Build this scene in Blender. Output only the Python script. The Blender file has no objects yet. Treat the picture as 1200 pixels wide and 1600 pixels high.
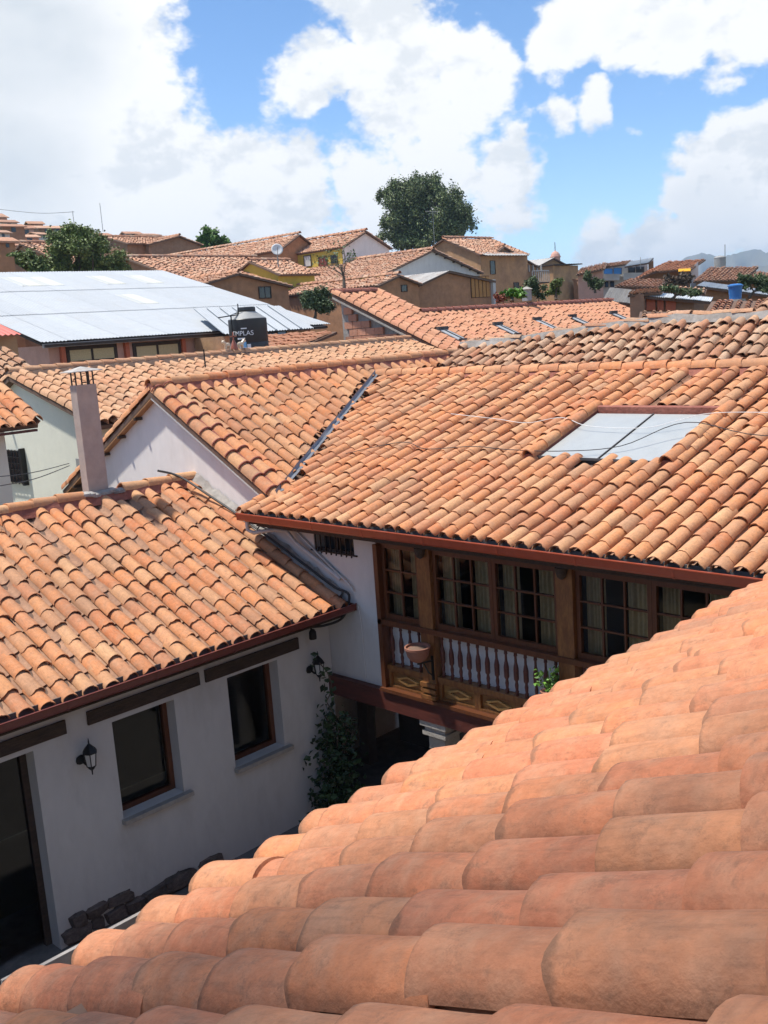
import bpy, math, random
import numpy as np
from mathutils import Vector, Matrix, noise as mnoise

rng = random.Random(7)
SC = bpy.context.scene
COL = SC.collection
H = 7.4                      # camera height above the courtyard; coordinates below are relative to the camera height
PI = math.pi

# ------------------------------------------------------------------ camera
CX, CY = 600.0, 800.0
VA, VB = np.array([2150.0, 400.0]), np.array([-1043.0, 624.0])
FOC = math.sqrt(-float(np.dot(VA - [CX, CY], VB - [CX, CY])))
def _d(p):
    v = np.array([p[0] - CX, -(p[1] - CY), -FOC]); return v / np.linalg.norm(v)
_X = _d(VA); _Y = _d(VB); _Y = _Y - _X * _X.dot(_Y); _Y /= np.linalg.norm(_Y); _Z = np.cross(_X, _Y)
RC = np.array([_X, _Y, _Z])
cam_data = bpy.data.cameras.new('camera'); cam = bpy.data.objects.new('camera', cam_data); COL.objects.link(cam)
cam_data.lens = FOC / 1600.0 * 36.0; cam_data.sensor_width = 36.0; cam_data.sensor_fit = 'AUTO'
cam_data.clip_start = 0.05; cam_data.clip_end = 20000.0
cam.matrix_world = Matrix.Translation((0, 0, H)) @ Matrix([[float(a) for a in r] for r in RC]).to_4x4()
SC.camera = cam

def ray(px, py): return RC @ np.array([px - CX, -(py - CY), -FOC])
def onx(px, py, x): r = ray(px, py); return r * (x / r[0])
def ony(px, py, y): r = ray(px, py); return r * (y / r[1])
def proj(p):
    v = RC.T @ np.asarray(p, float)
    if v[2] > -0.05: return (-9999, -9999)
    return CX + FOC * v[0] / -v[2], CY - FOC * v[1] / -v[2]

# ------------------------------------------------------------------ world: sky and clouds
SUN = Vector((-0.28, 0.34, 1.0)).normalized()
world = bpy.data.worlds.new('World'); SC.world = world; world.use_nodes = True
wn = world.node_tree.nodes; wl = world.node_tree.links; wn.clear()
def W(t, **kw):
    n = wn.new(t)
    for k, v in kw.items(): setattr(n, k, v)
    return n
sky = W('ShaderNodeTexSky', sky_type='NISHITA'); sky.sun_disc = False
sky.sun_elevation = math.asin(SUN.z); sky.sun_rotation = math.atan2(SUN.x, SUN.y)
sky.altitude = 3000.0; sky.air_density = 1.0; sky.dust_density = 0.6; sky.ozone_density = 1.0
tc = W('ShaderNodeTexCoord'); dirn = W('ShaderNodeVectorMath', operation='NORMALIZE'); wl.new(tc.outputs['Generated'], dirn.inputs[0])
def wmath(op, a, b=None, c=None):
    n = W('ShaderNodeMath', operation=op)
    for i, v in enumerate((a, b, c)):
        if v is None: continue
        if isinstance(v, (int, float)): n.inputs[i].default_value = v
        else: wl.new(v, n.inputs[i])
    return n.outputs[0]
def wnoise(scale, detail, rough, off=(0, 0, 0), src=None):
    m = W('ShaderNodeMapping'); m.inputs['Location'].default_value = off; m.inputs['Scale'].default_value = (1, 1, 1.5)
    wl.new(src or dirn.outputs[0], m.inputs[0])
    n = W('ShaderNodeTexNoise'); n.inputs['Scale'].default_value = scale; n.inputs['Detail'].default_value = detail; n.inputs['Roughness'].default_value = rough
    wl.new(m.outputs[0], n.inputs['Vector']); return n
warp = wnoise(7.0, 4.0, 0.6, (3, 1, 5))
wsub = W('ShaderNodeVectorMath', operation='SUBTRACT'); wl.new(warp.outputs['Color'], wsub.inputs[0]); wsub.inputs[1].default_value = (0.5, 0.5, 0.5)
wsc = W('ShaderNodeVectorMath', operation='SCALE'); wl.new(wsub.outputs[0], wsc.inputs[0]); wsc.inputs['Scale'].default_value = 0.09
wdir = W('ShaderNodeVectorMath', operation='ADD'); wl.new(dirn.outputs[0], wdir.inputs[0]); wl.new(wsc.outputs[0], wdir.inputs[1])
# cloud banks: centre (as a direction), angular radius, weight
BANKS = [(40, 120, 230, 1.1), (170, 90, 140, 1.0), (120, 260, 230, 1.1), (280, 290, 150, 1.0), (250, 170, 90, .8), (400, 320, 150, .95),
         (500, 110, 95, .85), (610, 60, 120, 1.0), (620, 150, 130, 1.0), (720, 110, 100, .9), (480, 290, 120, .75), (600, 300, 130, .75),
         (700, 270, 90, .8), (780, 260, 80, .75), (680, 210, 70, .7), (880, 40, 90, .95), (960, 30, 90, .95), (1060, 10, 110, 1.0), (1180, -10, 110, 1.0),
         (1145, 95, 55, .75), (930, 180, 55, .62), (870, 190, 40, .55), (1000, 215, 35, .5), (1140, 260, 95, 1.0), (1190, 250, 90, 1.0), (1130, 330, 95, .95), (1200, 350, 100, .95),
         (960, 400, 90, .75), (1060, 390, 90, .8), (800, 330, 80, .55), (330, 380, 120, .8), (560, -80, 160, .8), (1000, -120, 180, .9), (0, -60, 200, 1.0)]
acc = None
for (px, py, r, w) in BANKS:
    v = ray(px, py); v = v / np.linalg.norm(v)
    d = W('ShaderNodeVectorMath', operation='DISTANCE'); wl.new(wdir.outputs[0], d.inputs[0]); d.inputs[1].default_value = [float(a) for a in v]
    mr = W('ShaderNodeMapRange', interpolation_type='SMOOTHSTEP'); wl.new(d.outputs['Value'], mr.inputs[0])
    mr.inputs[1].default_value = 0.0; mr.inputs[2].default_value = 1.36 * r / FOC; mr.inputs[3].default_value = w; mr.inputs[4].default_value = 0.0
    acc = mr.outputs[0] if acc is None else wmath('MAXIMUM', acc, mr.outputs[0]) if True else acc
vc = ray(600, 300); vc = vc / np.linalg.norm(vc)
dv = W('ShaderNodeVectorMath', operation='DISTANCE'); wl.new(dirn.outputs[0], dv.inputs[0]); dv.inputs[1].default_value = [float(a) for a in vc]
mo = W('ShaderNodeMapRange', interpolation_type='SMOOTHSTEP'); wl.new(dv.outputs['Value'], mo.inputs[0])
mo.inputs[1].default_value = 0.45; mo.inputs[2].default_value = 0.8; mo.inputs[3].default_value = 0.0; mo.inputs[4].default_value = 0.34
field = wmath('ADD', acc, mo.outputs[0])
n1 = wnoise(5.5, 6.0, 0.62, (11, 4, 2)); n2 = wnoise(20.0, 4.0, 0.6, (1, 8, 2))
field = wmath('ADD', field, wmath('MULTIPLY', wmath('SUBTRACT', n1.outputs[0], 0.5), 1.35))
field = wmath('ADD', field, wmath('MULTIPLY', wmath('SUBTRACT', n2.outputs[0], 0.5), 0.60))
alpha = W('ShaderNodeMapRange', interpolation_type='SMOOTHSTEP'); wl.new(field, alpha.inputs[0])
alpha.inputs[1].default_value = 0.34; alpha.inputs[2].default_value = 0.58
n4 = wnoise(48.0, 4.0, 0.6, (2, 5, 7)); f2 = wmath('ADD', field, wmath('MULTIPLY', wmath('SUBTRACT', n4.outputs[0], 0.5), 0.38)); wl.new(f2, alpha.inputs[0])
n1s = wnoise(5.5, 6.0, 0.62, (11 - .018, 4 + .022, 2 + .05)); n2s = wnoise(20.0, 4.0, 0.6, (1 - .005, 8 + .006, 2 + .014))      # the same billows a little nearer the sun: where they thicken sunward the cloud is shaded
relief = wmath('ADD', wmath('SUBTRACT', n1s.outputs[0], n1.outputs[0]), wmath('MULTIPLY', wmath('SUBTRACT', n2s.outputs[0], n2.outputs[0]), .45))
rel = W('ShaderNodeMapRange', interpolation_type='SMOOTHSTEP'); wl.new(relief, rel.inputs[0]); rel.inputs[1].default_value = -.02; rel.inputs[2].default_value = .13; rel.inputs[3].default_value = 0.0; rel.inputs[4].default_value = .40
# cloud colour: white crests, grey undersides of the thick banks
thick = W('ShaderNodeMapRange', interpolation_type='SMOOTHSTEP'); wl.new(field, thick.inputs[0]); thick.inputs[1].default_value = 0.75; thick.inputs[2].default_value = 1.25
n3 = wnoise(3.4, 5.0, 0.55, (5, 2, 9))
gm = W('ShaderNodeMapRange', interpolation_type='SMOOTHSTEP'); wl.new(n3.outputs[0], gm.inputs[0]); gm.inputs[1].default_value = 0.42; gm.inputs[2].default_value = 0.62
grey = wmath('MULTIPLY', wmath('MULTIPLY', thick.outputs[0], gm.outputs[0]), 0.35)
for (px, py, r, w) in ((20, 70, 180, .85), (30, 250, 150, .65), (1130, 330, 80, .25)):      # the shaded bellies of the nearest banks
    v = ray(px, py); v = v / np.linalg.norm(v); d = W('ShaderNodeVectorMath', operation='DISTANCE'); wl.new(wdir.outputs[0], d.inputs[0]); d.inputs[1].default_value = [float(a) for a in v]
    mr = W('ShaderNodeMapRange', interpolation_type='SMOOTHSTEP'); wl.new(d.outputs['Value'], mr.inputs[0]); mr.inputs[1].default_value = .02; mr.inputs[2].default_value = r / FOC; mr.inputs[3].default_value = w; mr.inputs[4].default_value = 0.0
    grey = wmath('MAXIMUM', grey, wmath('MULTIPLY', mr.outputs[0], wmath('ADD', wmath('MULTIPLY', gm.outputs[0], .5), .5)))
grey = wmath('MAXIMUM', grey, rel.outputs[0])
cc = W('ShaderNodeMix', data_type='RGBA'); wl.new(grey, cc.inputs['Factor']); cc.inputs[6].default_value = (1.0, 1.0, 1.0, 1); cc.inputs[7].default_value = (0.50, 0.575, 0.65, 1)
bg1 = W('ShaderNodeBackground'); bg1.inputs['Strength'].default_value = 0.15
hs = W('ShaderNodeHueSaturation'); hs.inputs['Saturation'].default_value = 1.15; wl.new(sky.outputs[0], hs.inputs['Color'])
wl.new(hs.outputs[0], bg1.inputs['Color'])
bg2 = W('ShaderNodeBackground'); wl.new(cc.outputs[2], bg2.inputs['Color']); bg2.inputs['Strength'].default_value = 0.80
mixb = W('ShaderNodeMixShader'); wl.new(alpha.outputs[0], mixb.inputs[0]); wl.new(bg1.outputs[0], mixb.inputs[1]); wl.new(bg2.outputs[0], mixb.inputs[2])
wout = W('ShaderNodeOutputWorld'); wl.new(mixb.outputs[0], wout.inputs['Surface'])
world.cycles.sampling_method = 'MANUAL'; world.cycles.sample_map_resolution = 256

# ------------------------------------------------------------------ sun, exposure
sun_data = bpy.data.lights.new('sun', 'SUN'); sun_data.energy = 4.3; sun_data.angle = math.radians(2.4); sun_data.color = (1.0, 0.95, 0.87)
sun = bpy.data.objects.new('sun', sun_data); COL.objects.link(sun)
sun.rotation_euler = (-SUN).to_track_quat('-Z', 'Y').to_euler(); sun.location = (0, 0, 60)
SC.view_settings.view_transform = 'Standard'; SC.view_settings.look = 'None'; SC.view_settings.gamma = 1.0
SC.view_settings.exposure = 0.48
SC.render.engine = 'CYCLES'; SC.cycles.max_bounces = 5; SC.cycles.volume_bounces = 0; SC.cycles.adaptive_threshold = 0.02; SC.cycles.glossy_bounces = 3; SC.cycles.diffuse_bounces = 3; SC.cycles.transparent_max_bounces = 8

# ------------------------------------------------------------------ materials
def mat(name, base=(.5, .5, .5), rough=.8, metal=0.0, var=0.0, vscale=3.0, var2=None, stain=None, stain_scale=1.5, stain_amt=.5, bump=0.0, bscale=40.0, spec=.5, stretch=None, island=0.0, objvar=0.0):
    m = bpy.data.materials.new(name); m.use_nodes = True
    nt = m.node_tree; N = nt.nodes; L = nt.links; b = N['Principled BSDF']
    b.inputs['Roughness'].default_value = rough; b.inputs['Metallic'].default_value = metal; b.inputs['Specular IOR Level'].default_value = spec
    tcn = N.new('ShaderNodeTexCoord'); mp = N.new('ShaderNodeMapping'); L.new(tcn.outputs['Object'], mp.inputs[0])
    if stretch: mp.inputs['Scale'].default_value = stretch
    if objvar or island:
        oi = N.new('ShaderNodeObjectInfo'); ge = N.new('ShaderNodeNewGeometry')
        ad = N.new('ShaderNodeMath'); ad.operation = 'ADD'; L.new(oi.outputs['Random'], ad.inputs[0]); L.new(ge.outputs['Random Per Island'], ad.inputs[1])
        fr = N.new('ShaderNodeMath'); fr.operation = 'FRACT'; L.new(ad.outputs[0], fr.inputs[0])
        sc_ = N.new('ShaderNodeVectorMath'); sc_.operation = 'SCALE'; sc_.inputs[0].default_value = (13, 29, 7); L.new(fr.outputs[0], sc_.inputs['Scale'])
        L.new(sc_.outputs[0], mp.inputs['Location'])
    col = None
    def rgb(c): 
        n = N.new('ShaderNodeRGB'); n.outputs[0].default_value = (*c, 1); return n.outputs[0]
    col = rgb(base)
    def mixc(f, a, bb, mode='MIX'):
        n = N.new('ShaderNodeMix'); n.data_type = 'RGBA'; n.blend_type = mode
        if isinstance(f, float): n.inputs['Factor'].default_value = f
        else: L.new(f, n.inputs['Factor'])
        L.new(a, n.inputs[6]); L.new(bb, n.inputs[7]); return n.outputs[2]
    if var2:
        nn = N.new('ShaderNodeTexNoise'); nn.inputs['Scale'].default_value = vscale; nn.inputs['Detail'].default_value = 5; nn.inputs['Roughness'].default_value = .6; L.new(mp.outputs[0], nn.inputs['Vector'])
        mr = N.new('ShaderNodeMapRange'); L.new(nn.outputs[0], mr.inputs[0]); mr.inputs[1].default_value = .35; mr.inputs[2].default_value = .65
        col = mixc(mr.outputs[0], col, rgb(var2))
    if objvar or island:
        mr = N.new('ShaderNodeMapRange'); L.new(fr.outputs[0], mr.inputs[0]); a_ = objvar or island; mr.inputs[3].default_value = 1 - a_; mr.inputs[4].default_value = 1 + a_
        cb = N.new('ShaderNodeCombineColor'); [L.new(mr.outputs[0], cb.inputs[i]) for i in range(3)]
        col = mixc(1.0, col, cb.outputs[0], 'MULTIPLY')
    if var:
        nn = N.new('ShaderNodeTexNoise'); nn.inputs['Scale'].default_value = vscale * 4.3; nn.inputs['Detail'].default_value = 6; nn.inputs['Roughness'].default_value = .65; L.new(mp.outputs[0], nn.inputs['Vector'])
        mr = N.new('ShaderNodeMapRange'); L.new(nn.outputs[0], mr.inputs[0]); mr.inputs[1].default_value = .25; mr.inputs[2].default_value = .75; mr.inputs[3].default_value = 1 - var; mr.inputs[4].default_value = 1 + var
        cb = N.new('ShaderNodeCombineColor'); [L.new(mr.outputs[0], cb.inputs[i]) for i in range(3)]
        col = mixc(1.0, col, cb.outputs[0], 'MULTIPLY')
    if stain:
        nn = N.new('ShaderNodeTexNoise'); nn.inputs['Scale'].default_value = stain_scale; nn.inputs['Detail'].default_value = 8; nn.inputs['Roughness'].default_value = .7; L.new(mp.outputs[0], nn.inputs['Vector'])
        mr = N.new('ShaderNodeMapRange'); L.new(nn.outputs[0], mr.inputs[0]); mr.inputs[1].default_value = .52; mr.inputs[2].default_value = .72; mr.inputs[4].default_value = stain_amt
        col = mixc(mr.outputs[0], col, rgb(stain))
    L.new(col, b.inputs['Base Color'])
    if bump:
        nn = N.new('ShaderNodeTexNoise'); nn.inputs['Scale'].default_value = bscale; nn.inputs['Detail'].default_value = 6; L.new(mp.outputs[0], nn.inputs['Vector'])
        bp = N.new('ShaderNodeBump'); bp.inputs['Strength'].default_value = bump; bp.inputs['Distance'].default_value = .02; L.new(nn.outputs[0], bp.inputs['Height']); L.new(bp.outputs[0], b.inputs['Normal'])
    return m

def tile_mat(name, palette, dirt=.5, dirt_col=(.07, .055, .045), rough=.85, nscale=9.0, bump=.25, lip=0):
    m = bpy.data.materials.new(name); m.use_nodes = True
    nt = m.node_tree; N = nt.nodes; L = nt.links; b = N['Principled BSDF']; b.inputs['Roughness'].default_value = rough; b.inputs['Specular IOR Level'].default_value = .3
    oi = N.new('ShaderNodeObjectInfo'); ge = N.new('ShaderNodeNewGeometry')
    ad = N.new('ShaderNodeMath'); ad.operation = 'ADD'; L.new(oi.outputs['Random'], ad.inputs[0]); L.new(ge.outputs['Random Per Island'], ad.inputs[1])
    fr = N.new('ShaderNodeMath'); fr.operation = 'FRACT'; L.new(ad.outputs[0], fr.inputs[0])
    rp = N.new('ShaderNodeValToRGB'); L.new(fr.outputs[0], rp.inputs[0]); rp.color_ramp.interpolation = 'LINEAR'
    el = rp.color_ramp.elements
    while len(el) < len(palette): el.new(.5)
    for i, c in enumerate(palette): el[i].position = i / (len(palette) - 1); el[i].color = (*c, 1)
    tcn = N.new('ShaderNodeTexCoord'); sc_ = N.new('ShaderNodeVectorMath'); sc_.operation = 'SCALE'; sc_.inputs[0].default_value = (17, 31, 11); L.new(fr.outputs[0], sc_.inputs['Scale'])
    va = N.new('ShaderNodeVectorMath'); va.operation = 'ADD'; L.new(tcn.outputs['Object'], va.inputs[0]); L.new(sc_.outputs[0], va.inputs[1])
    def nz(scale, det, ro, src=None, st=None):
        n = N.new('ShaderNodeTexNoise'); n.inputs['Scale'].default_value = scale; n.inputs['Detail'].default_value = det; n.inputs['Roughness'].default_value = ro
        s = va.outputs[0]
        if st:
            mp = N.new('ShaderNodeMapping'); mp.inputs['Scale'].default_value = st; L.new(s, mp.inputs[0]); s = mp.outputs[0]
        L.new(s, n.inputs['Vector']); return n.outputs[0]
    def mr(src, a, bb, c, d):
        n = N.new('ShaderNodeMapRange'); L.new(src, n.inputs[0]); n.inputs[1].default_value = a; n.inputs[2].default_value = bb; n.inputs[3].default_value = c; n.inputs[4].default_value = d; return n.outputs[0]
    def mixc(f, a, bb, mode='MIX'):
        n = N.new('ShaderNodeMix'); n.data_type = 'RGBA'; n.blend_type = mode
        if isinstance(f, float): n.inputs['Factor'].default_value = f
        else: L.new(f, n.inputs['Factor'])
        for s, i in ((a, 6), (bb, 7)):
            if isinstance(s, tuple): n.inputs[i].default_value = (*s, 1)
            else: L.new(s, n.inputs[i])
        return n.outputs[2]
    col = rp.outputs[0]
    col = mixc(mr(nz(nscale, 3, .65), .42, .68, 0, .55), col, (.52, .285, .165))           # pale ochre bloom
    g = mr(nz(nscale * 2.5, 4, .7), .25, .75, .80, 1.16); cb = N.new('ShaderNodeCombineColor'); [L.new(g, cb.inputs[i]) for i in range(3)]
    col = mixc(1.0, col, cb.outputs[0], 'MULTIPLY')
    st = mr(nz(6.0, 3, .65, st=(1.4, 9, 9)), .50, .72, 0, .5 * dirt); col = mixc(st, col, (.20, .10, .06))     # fine drag lines along the barrel
    pn = N.new('ShaderNodeTexNoise'); pn.inputs['Scale'].default_value = .9; pn.inputs['Detail'].default_value = 4; pn.inputs['Roughness'].default_value = .65; L.new(ge.outputs['Position'], pn.inputs['Vector'])
    col = mixc(mr(pn.outputs[0], .48, .70, 0, .55 * min(1, dirt + .3)), col, (.27, .15, .095))                 # weather stains running over many tiles
    dk = mr(nz(nscale * 1.6, 5, .82), .55, .76, 0, dirt); col = mixc(dk, col, dirt_col)                          # lichen
    if lip:      # end shadow painted on each tile's lower lip, stain along its two resting edges
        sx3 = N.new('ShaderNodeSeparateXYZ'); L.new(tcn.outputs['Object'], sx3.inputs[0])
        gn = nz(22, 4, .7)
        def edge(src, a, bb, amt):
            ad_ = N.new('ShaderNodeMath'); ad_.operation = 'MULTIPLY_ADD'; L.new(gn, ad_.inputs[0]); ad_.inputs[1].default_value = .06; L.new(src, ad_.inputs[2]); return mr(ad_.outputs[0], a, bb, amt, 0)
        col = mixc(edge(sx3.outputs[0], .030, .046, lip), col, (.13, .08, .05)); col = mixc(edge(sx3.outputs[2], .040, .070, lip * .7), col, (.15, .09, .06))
    L.new(col, b.inputs['Base Color'])
    if bump:
        bp = N.new('ShaderNodeBump'); bp.inputs['Strength'].default_value = bump; bp.inputs['Distance'].default_value = .01; L.new(nz(60, 3, .6), bp.inputs['Height']); L.new(bp.outputs[0], b.inputs['Normal'])
    return m

PAL_A = [(0.565, 0.221, 0.090), (0.646, 0.303, 0.134), (0.545, 0.189, 0.076), (0.646, 0.368, 0.187), (0.605, 0.235, 0.107), (0.504, 0.217, 0.107), (0.626, 0.340, 0.170), (0.646, 0.250, 0.098), (0.605, 0.284, 0.134), (0.464, 0.256, 0.143)]
PAL_F = [(0.589, 0.225, 0.103), (0.562, 0.200, 0.097), (0.589, 0.256, 0.121), (0.576, 0.219, 0.109), (0.535, 0.232, 0.116), (0.603, 0.232, 0.097), (0.569, 0.200, 0.100), (0.509, 0.225, 0.111)]
PAL_O = [(.50, .24, .13), (.56, .36, .22), (.46, .20, .11), (.60, .42, .28), (.40, .26, .17), (.55, .30, .17), (.48, .34, .22)]
PAL_R = [(.56, .25, .14), (.60, .30, .17), (.52, .22, .12), (.62, .32, .19), (.58, .25, .15)]
PAL_FAR = [(.50, .25, .15), (.62, .38, .25), (.40, .18, .11), (.66, .46, .32), (.34, .20, .15), (.58, .29, .17), (.62, .34, .22)]
PAL_H = [(0.563, 0.313, 0.170), (0.601, 0.371, 0.220), (0.543, 0.264, 0.140), (0.582, 0.342, 0.190), (0.504, 0.284, 0.160)]
M = {}
M['tile'] = tile_mat('fired clay tile', PAL_A, .45)
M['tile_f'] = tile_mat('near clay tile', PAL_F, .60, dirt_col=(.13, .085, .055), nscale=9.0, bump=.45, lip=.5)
M['tile_f2'] = tile_mat('near clay tile joined', PAL_F, .60, dirt_col=(.13, .085, .055), nscale=9.0, bump=.45)
M['tile_o'] = tile_mat('old mossy tile', PAL_O, .85, nscale=11)
M['tile_r'] = tile_mat('salmon tile', PAL_R, .25, bump=0)
M['tile_far'] = tile_mat('weathered tile', PAL_FAR, .7, nscale=3.0, bump=0)
M['tile_h'] = tile_mat('straw clay tile', PAL_H, .40, bump=0)
M['bed'] = mat('mud bed', (.16, .10, .07), .95, var=.25)
M['channel'] = tile_mat('channel tile', [(.36, .21, .13), (.42, .25, .16), (.32, .18, .115), (.39, .23, .15)], .6, bump=0)
M['mortar'] = mat('red mortar', (.25, .082, .056), .9, var=.3, vscale=4, var2=(.33, .125, .085), bump=.5, bscale=25)
M['cement'] = mat('grey cement', (.36, .34, .31), .95, var=.3, vscale=2, var2=(.28, .25, .22), bump=.6, bscale=12)
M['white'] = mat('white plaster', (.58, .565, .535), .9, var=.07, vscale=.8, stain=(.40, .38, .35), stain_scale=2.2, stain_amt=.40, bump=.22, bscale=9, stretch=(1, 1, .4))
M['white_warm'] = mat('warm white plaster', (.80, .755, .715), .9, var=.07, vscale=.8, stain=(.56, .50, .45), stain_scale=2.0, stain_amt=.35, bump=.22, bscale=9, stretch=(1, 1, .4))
M['cream'] = mat('cream plaster', (.76, .75, .63), .9, var=.05, vscale=.8, stain=(.55, .52, .44), stain_scale=.8, stain_amt=.25, bump=.12, bscale=14)
M['wood'] = mat('varnished wood', (.125, .042, .015), .42, var=.3, vscale=2, var2=(.10, .032, .012), stretch=(6, 6, 1))
M['wood_light'] = mat('honey wood', (.26, .115, .035), .45, var=.3, vscale=3, var2=(.16, .06, .02), stretch=(5, 5, 1.2))
M['wood_panel'] = mat('golden wood panel', (.36, .185, .055), .45, var=.25, vscale=3, var2=(.20, .085, .025), stretch=(6, 1.2, 6))
M['wood_dark'] = mat('old dark wood', (.045, .030, .022), .8, var=.4, vscale=3, var2=(.07, .045, .03), stretch=(1, 6, 6), bump=.4, bscale=20)
M['beam'] = mat('red brown beam', (.115, .030, .020), .5, var=.3, vscale=2, var2=(.07, .020, .015), stretch=(6, 1, 6))
M['gutter'] = mat('red painted gutter', (.36, .070, .032), .35, var=.12, vscale=2, spec=.5)
M['gutter_l'] = mat('brown painted gutter', (.155, .036, .026), .4, var=.15, vscale=2)
M['gutter_in'] = mat('gutter inside', (.075, .072, .072), .7, var=.25, vscale=2)
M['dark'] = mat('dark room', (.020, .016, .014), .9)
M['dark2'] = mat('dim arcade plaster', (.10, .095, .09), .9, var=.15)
M['curtain'] = mat('beige curtain', (.58, .46, .26), .95, var=.15, vscale=4)
M['iron'] = mat('black iron', (.018, .018, .018), .5, metal=.3)
M['pale_glass'] = mat('lamp glass', (.55, .55, .52), .25)
M['pvc'] = mat('grey pipe', (.52, .52, .50), .5, var=.1)
M['cable'] = mat('black cable', (.03, .03, .03), .6)
M['cable_w'] = mat('white cable', (.72, .71, .68), .6)
M['lead'] = mat('zinc flashing', (.24, .25, .265), .45, metal=.5, var=.2, vscale=6, bump=.5, bscale=9)
M['stone'] = mat('dark field stone', (.16, .12, .10), .9, var=.4, vscale=4, var2=(.09, .07, .06), bump=.8, bscale=12, objvar=.3)
M['stone_grey'] = mat('carved grey stone', (.36, .33, .29), .9, var=.2, vscale=4, bump=.5, bscale=20)
M['paving'] = mat('courtyard stone paving', (.17, .155, .14), .9, var=.35, vscale=1.5, bump=.7, bscale=6)
M['earth'] = mat('dry hillside', (.17, .125, .075), .95, var=.3, vscale=.02, var2=(.085, .10, .04), bump=.5, bscale=.5)
M['adobe'] = mat('adobe', (.44, .225, .115), .95, var=.22, vscale=.6, var2=(.36, .19, .105), stain=(.18, .11, .07), stain_scale=.7, stain_amt=.5, bump=.6, bscale=6)
M['adobe2'] = mat('ochre adobe', (.48, .285, .14), .95, var=.22, vscale=.5, var2=(.38, .22, .12), stain=(.20, .13, .085), stain_scale=.5, stain_amt=.5, bump=.6, bscale=5)
M['adobe3'] = mat('dark adobe', (.31, .17, .098), .95, var=.25, vscale=.6, var2=(.29, .18, .115), bump=.6, bscale=6)
M['yellow'] = mat('yellow plaster', (.56, .42, .075), .9, var=.1, vscale=.5, stain=(.3, .22, .07), stain_scale=.7, stain_amt=.5)
M['pink'] = mat('pink plaster', (.58, .33, .25), .9, var=.12, vscale=.6)
M['brick'] = mat('hollow brick', (.50, .235, .145), .9, var=.15, vscale=3, bump=.3, bscale=20, objvar=.22)
M['metal'] = mat('galvanised sheet', (.405, .43, .45), .65, metal=.05, var=.06, vscale=.7, stain=(.40, .39, .37), stain_scale=.9, stain_amt=.5, objvar=.045)
M['metal_old'] = mat('weathered grey sheet', (.42, .40, .37), .7, metal=.2, var=.2, vscale=1, stain=(.26, .15, .09), stain_scale=1.2, stain_amt=.7, objvar=.12)
M['translucent'] = mat('yellowed plastic sheet', (.54, .54, .47), .5, var=.06)
M['red_sheet'] = mat('red painted sheet', (.62, .16, .12), .5, var=.08)
M['white_sheet'] = mat('white painted sheet', (.70, .70, .68), .4, var=.05)
M['tank_black'] = mat('black plastic tank', (.028, .029, .031), .42, var=.1)
M['tank_blue'] = mat('blue plastic tank', (.035, .16, .42), .45, var=.1)
M['tank_grey'] = mat('grey tank', (.30, .30, .29), .6, var=.1)
M['print_white'] = mat('white print', (.75, .77, .78), .6)
M['print_blue'] = mat('light blue print', (.20, .48, .75), .6)
M['pot'] = mat('terracotta pot', (.27, .115, .075), .8, var=.15, vscale=5)
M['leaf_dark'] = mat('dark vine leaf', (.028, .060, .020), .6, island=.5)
M['leaf_euc'] = mat('eucalyptus leaf', (.13, .165, .06), .6, island=.65)
M['leaf_tree'] = mat('molle leaf', (.14, .185, .045), .6, island=.6)
M['leaf_bright'] = mat('bright leaf', (.085, .17, .022), .6, island=.4)
M['leaf_grey'] = mat('shrub leaf', (.085, .12, .045), .6, island=.5)
M['leaf_plant'] = mat('fresh green leaf', (.10, .22, .025), .5, island=.4)
M['bark'] = mat('bark', (.12, .09, .065), .95, var=.3)
M['ceramic'] = mat('cream ceramic', (.62, .52, .38), .4, var=.1)
M['ceramic_red'] = mat('red ceramic', (.30, .10, .06), .4)
M['mountain'] = mat('mountain slope', (.15, .13, .095), .95, var=.25, vscale=.002, var2=(.10, .11, .06))
M['wood_gold'] = mat('gilded moulding wood', (.46, .25, .08), .45, var=.2, vscale=3)
M['shutter'] = mat('orange wood slats', (.42, .20, .055), .7, var=.2, vscale=2)
M['door_red'] = mat('red door', (.20, .055, .035), .6)
M['orange_panel'] = mat('orange red panel', (.50, .13, .06), .7, var=.15, vscale=2)
M['yellow_awning'] = mat('yellow awning', (.80, .45, .03), .7)
M['blue_paint'] = mat('blue window paint', (.28, .42, .52), .6)
M['window_dark'] = mat('window glass dark', (.025, .03, .035), .12)
M['skylight_glass'] = mat('pale frosted skylight glass', (.40, .415, .405), .25, var=.05, vscale=1.2, stain=(.31, .34, .345), stain_scale=1.5, stain_amt=.4)
M['soffit'] = mat('warm timber soffit', (.42, .22, .10), .8, var=.15)

def glass(name):
    m = bpy.data.materials.new(name); m.use_nodes = True; nt = m.node_tree; N = nt.nodes; L = nt.links; N.remove(N['Principled BSDF'])
    tr = N.new('ShaderNodeBsdfTransparent'); tr.inputs[0].default_value = (.80, .81, .80, 1); gl = N.new('ShaderNodeBsdfGlossy'); gl.inputs['Roughness'].default_value = .03
    fr = N.new('ShaderNodeFresnel'); fr.inputs[0].default_value = 1.5; mx = N.new('ShaderNodeMixShader'); L.new(fr.outputs[0], mx.inputs[0]); L.new(tr.outputs[0], mx.inputs[1]); L.new(gl.outputs[0], mx.inputs[2])
    L.new(mx.outputs[0], N['Material Output'].inputs['Surface']); return m
M['glass'] = glass('window glass')

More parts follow.
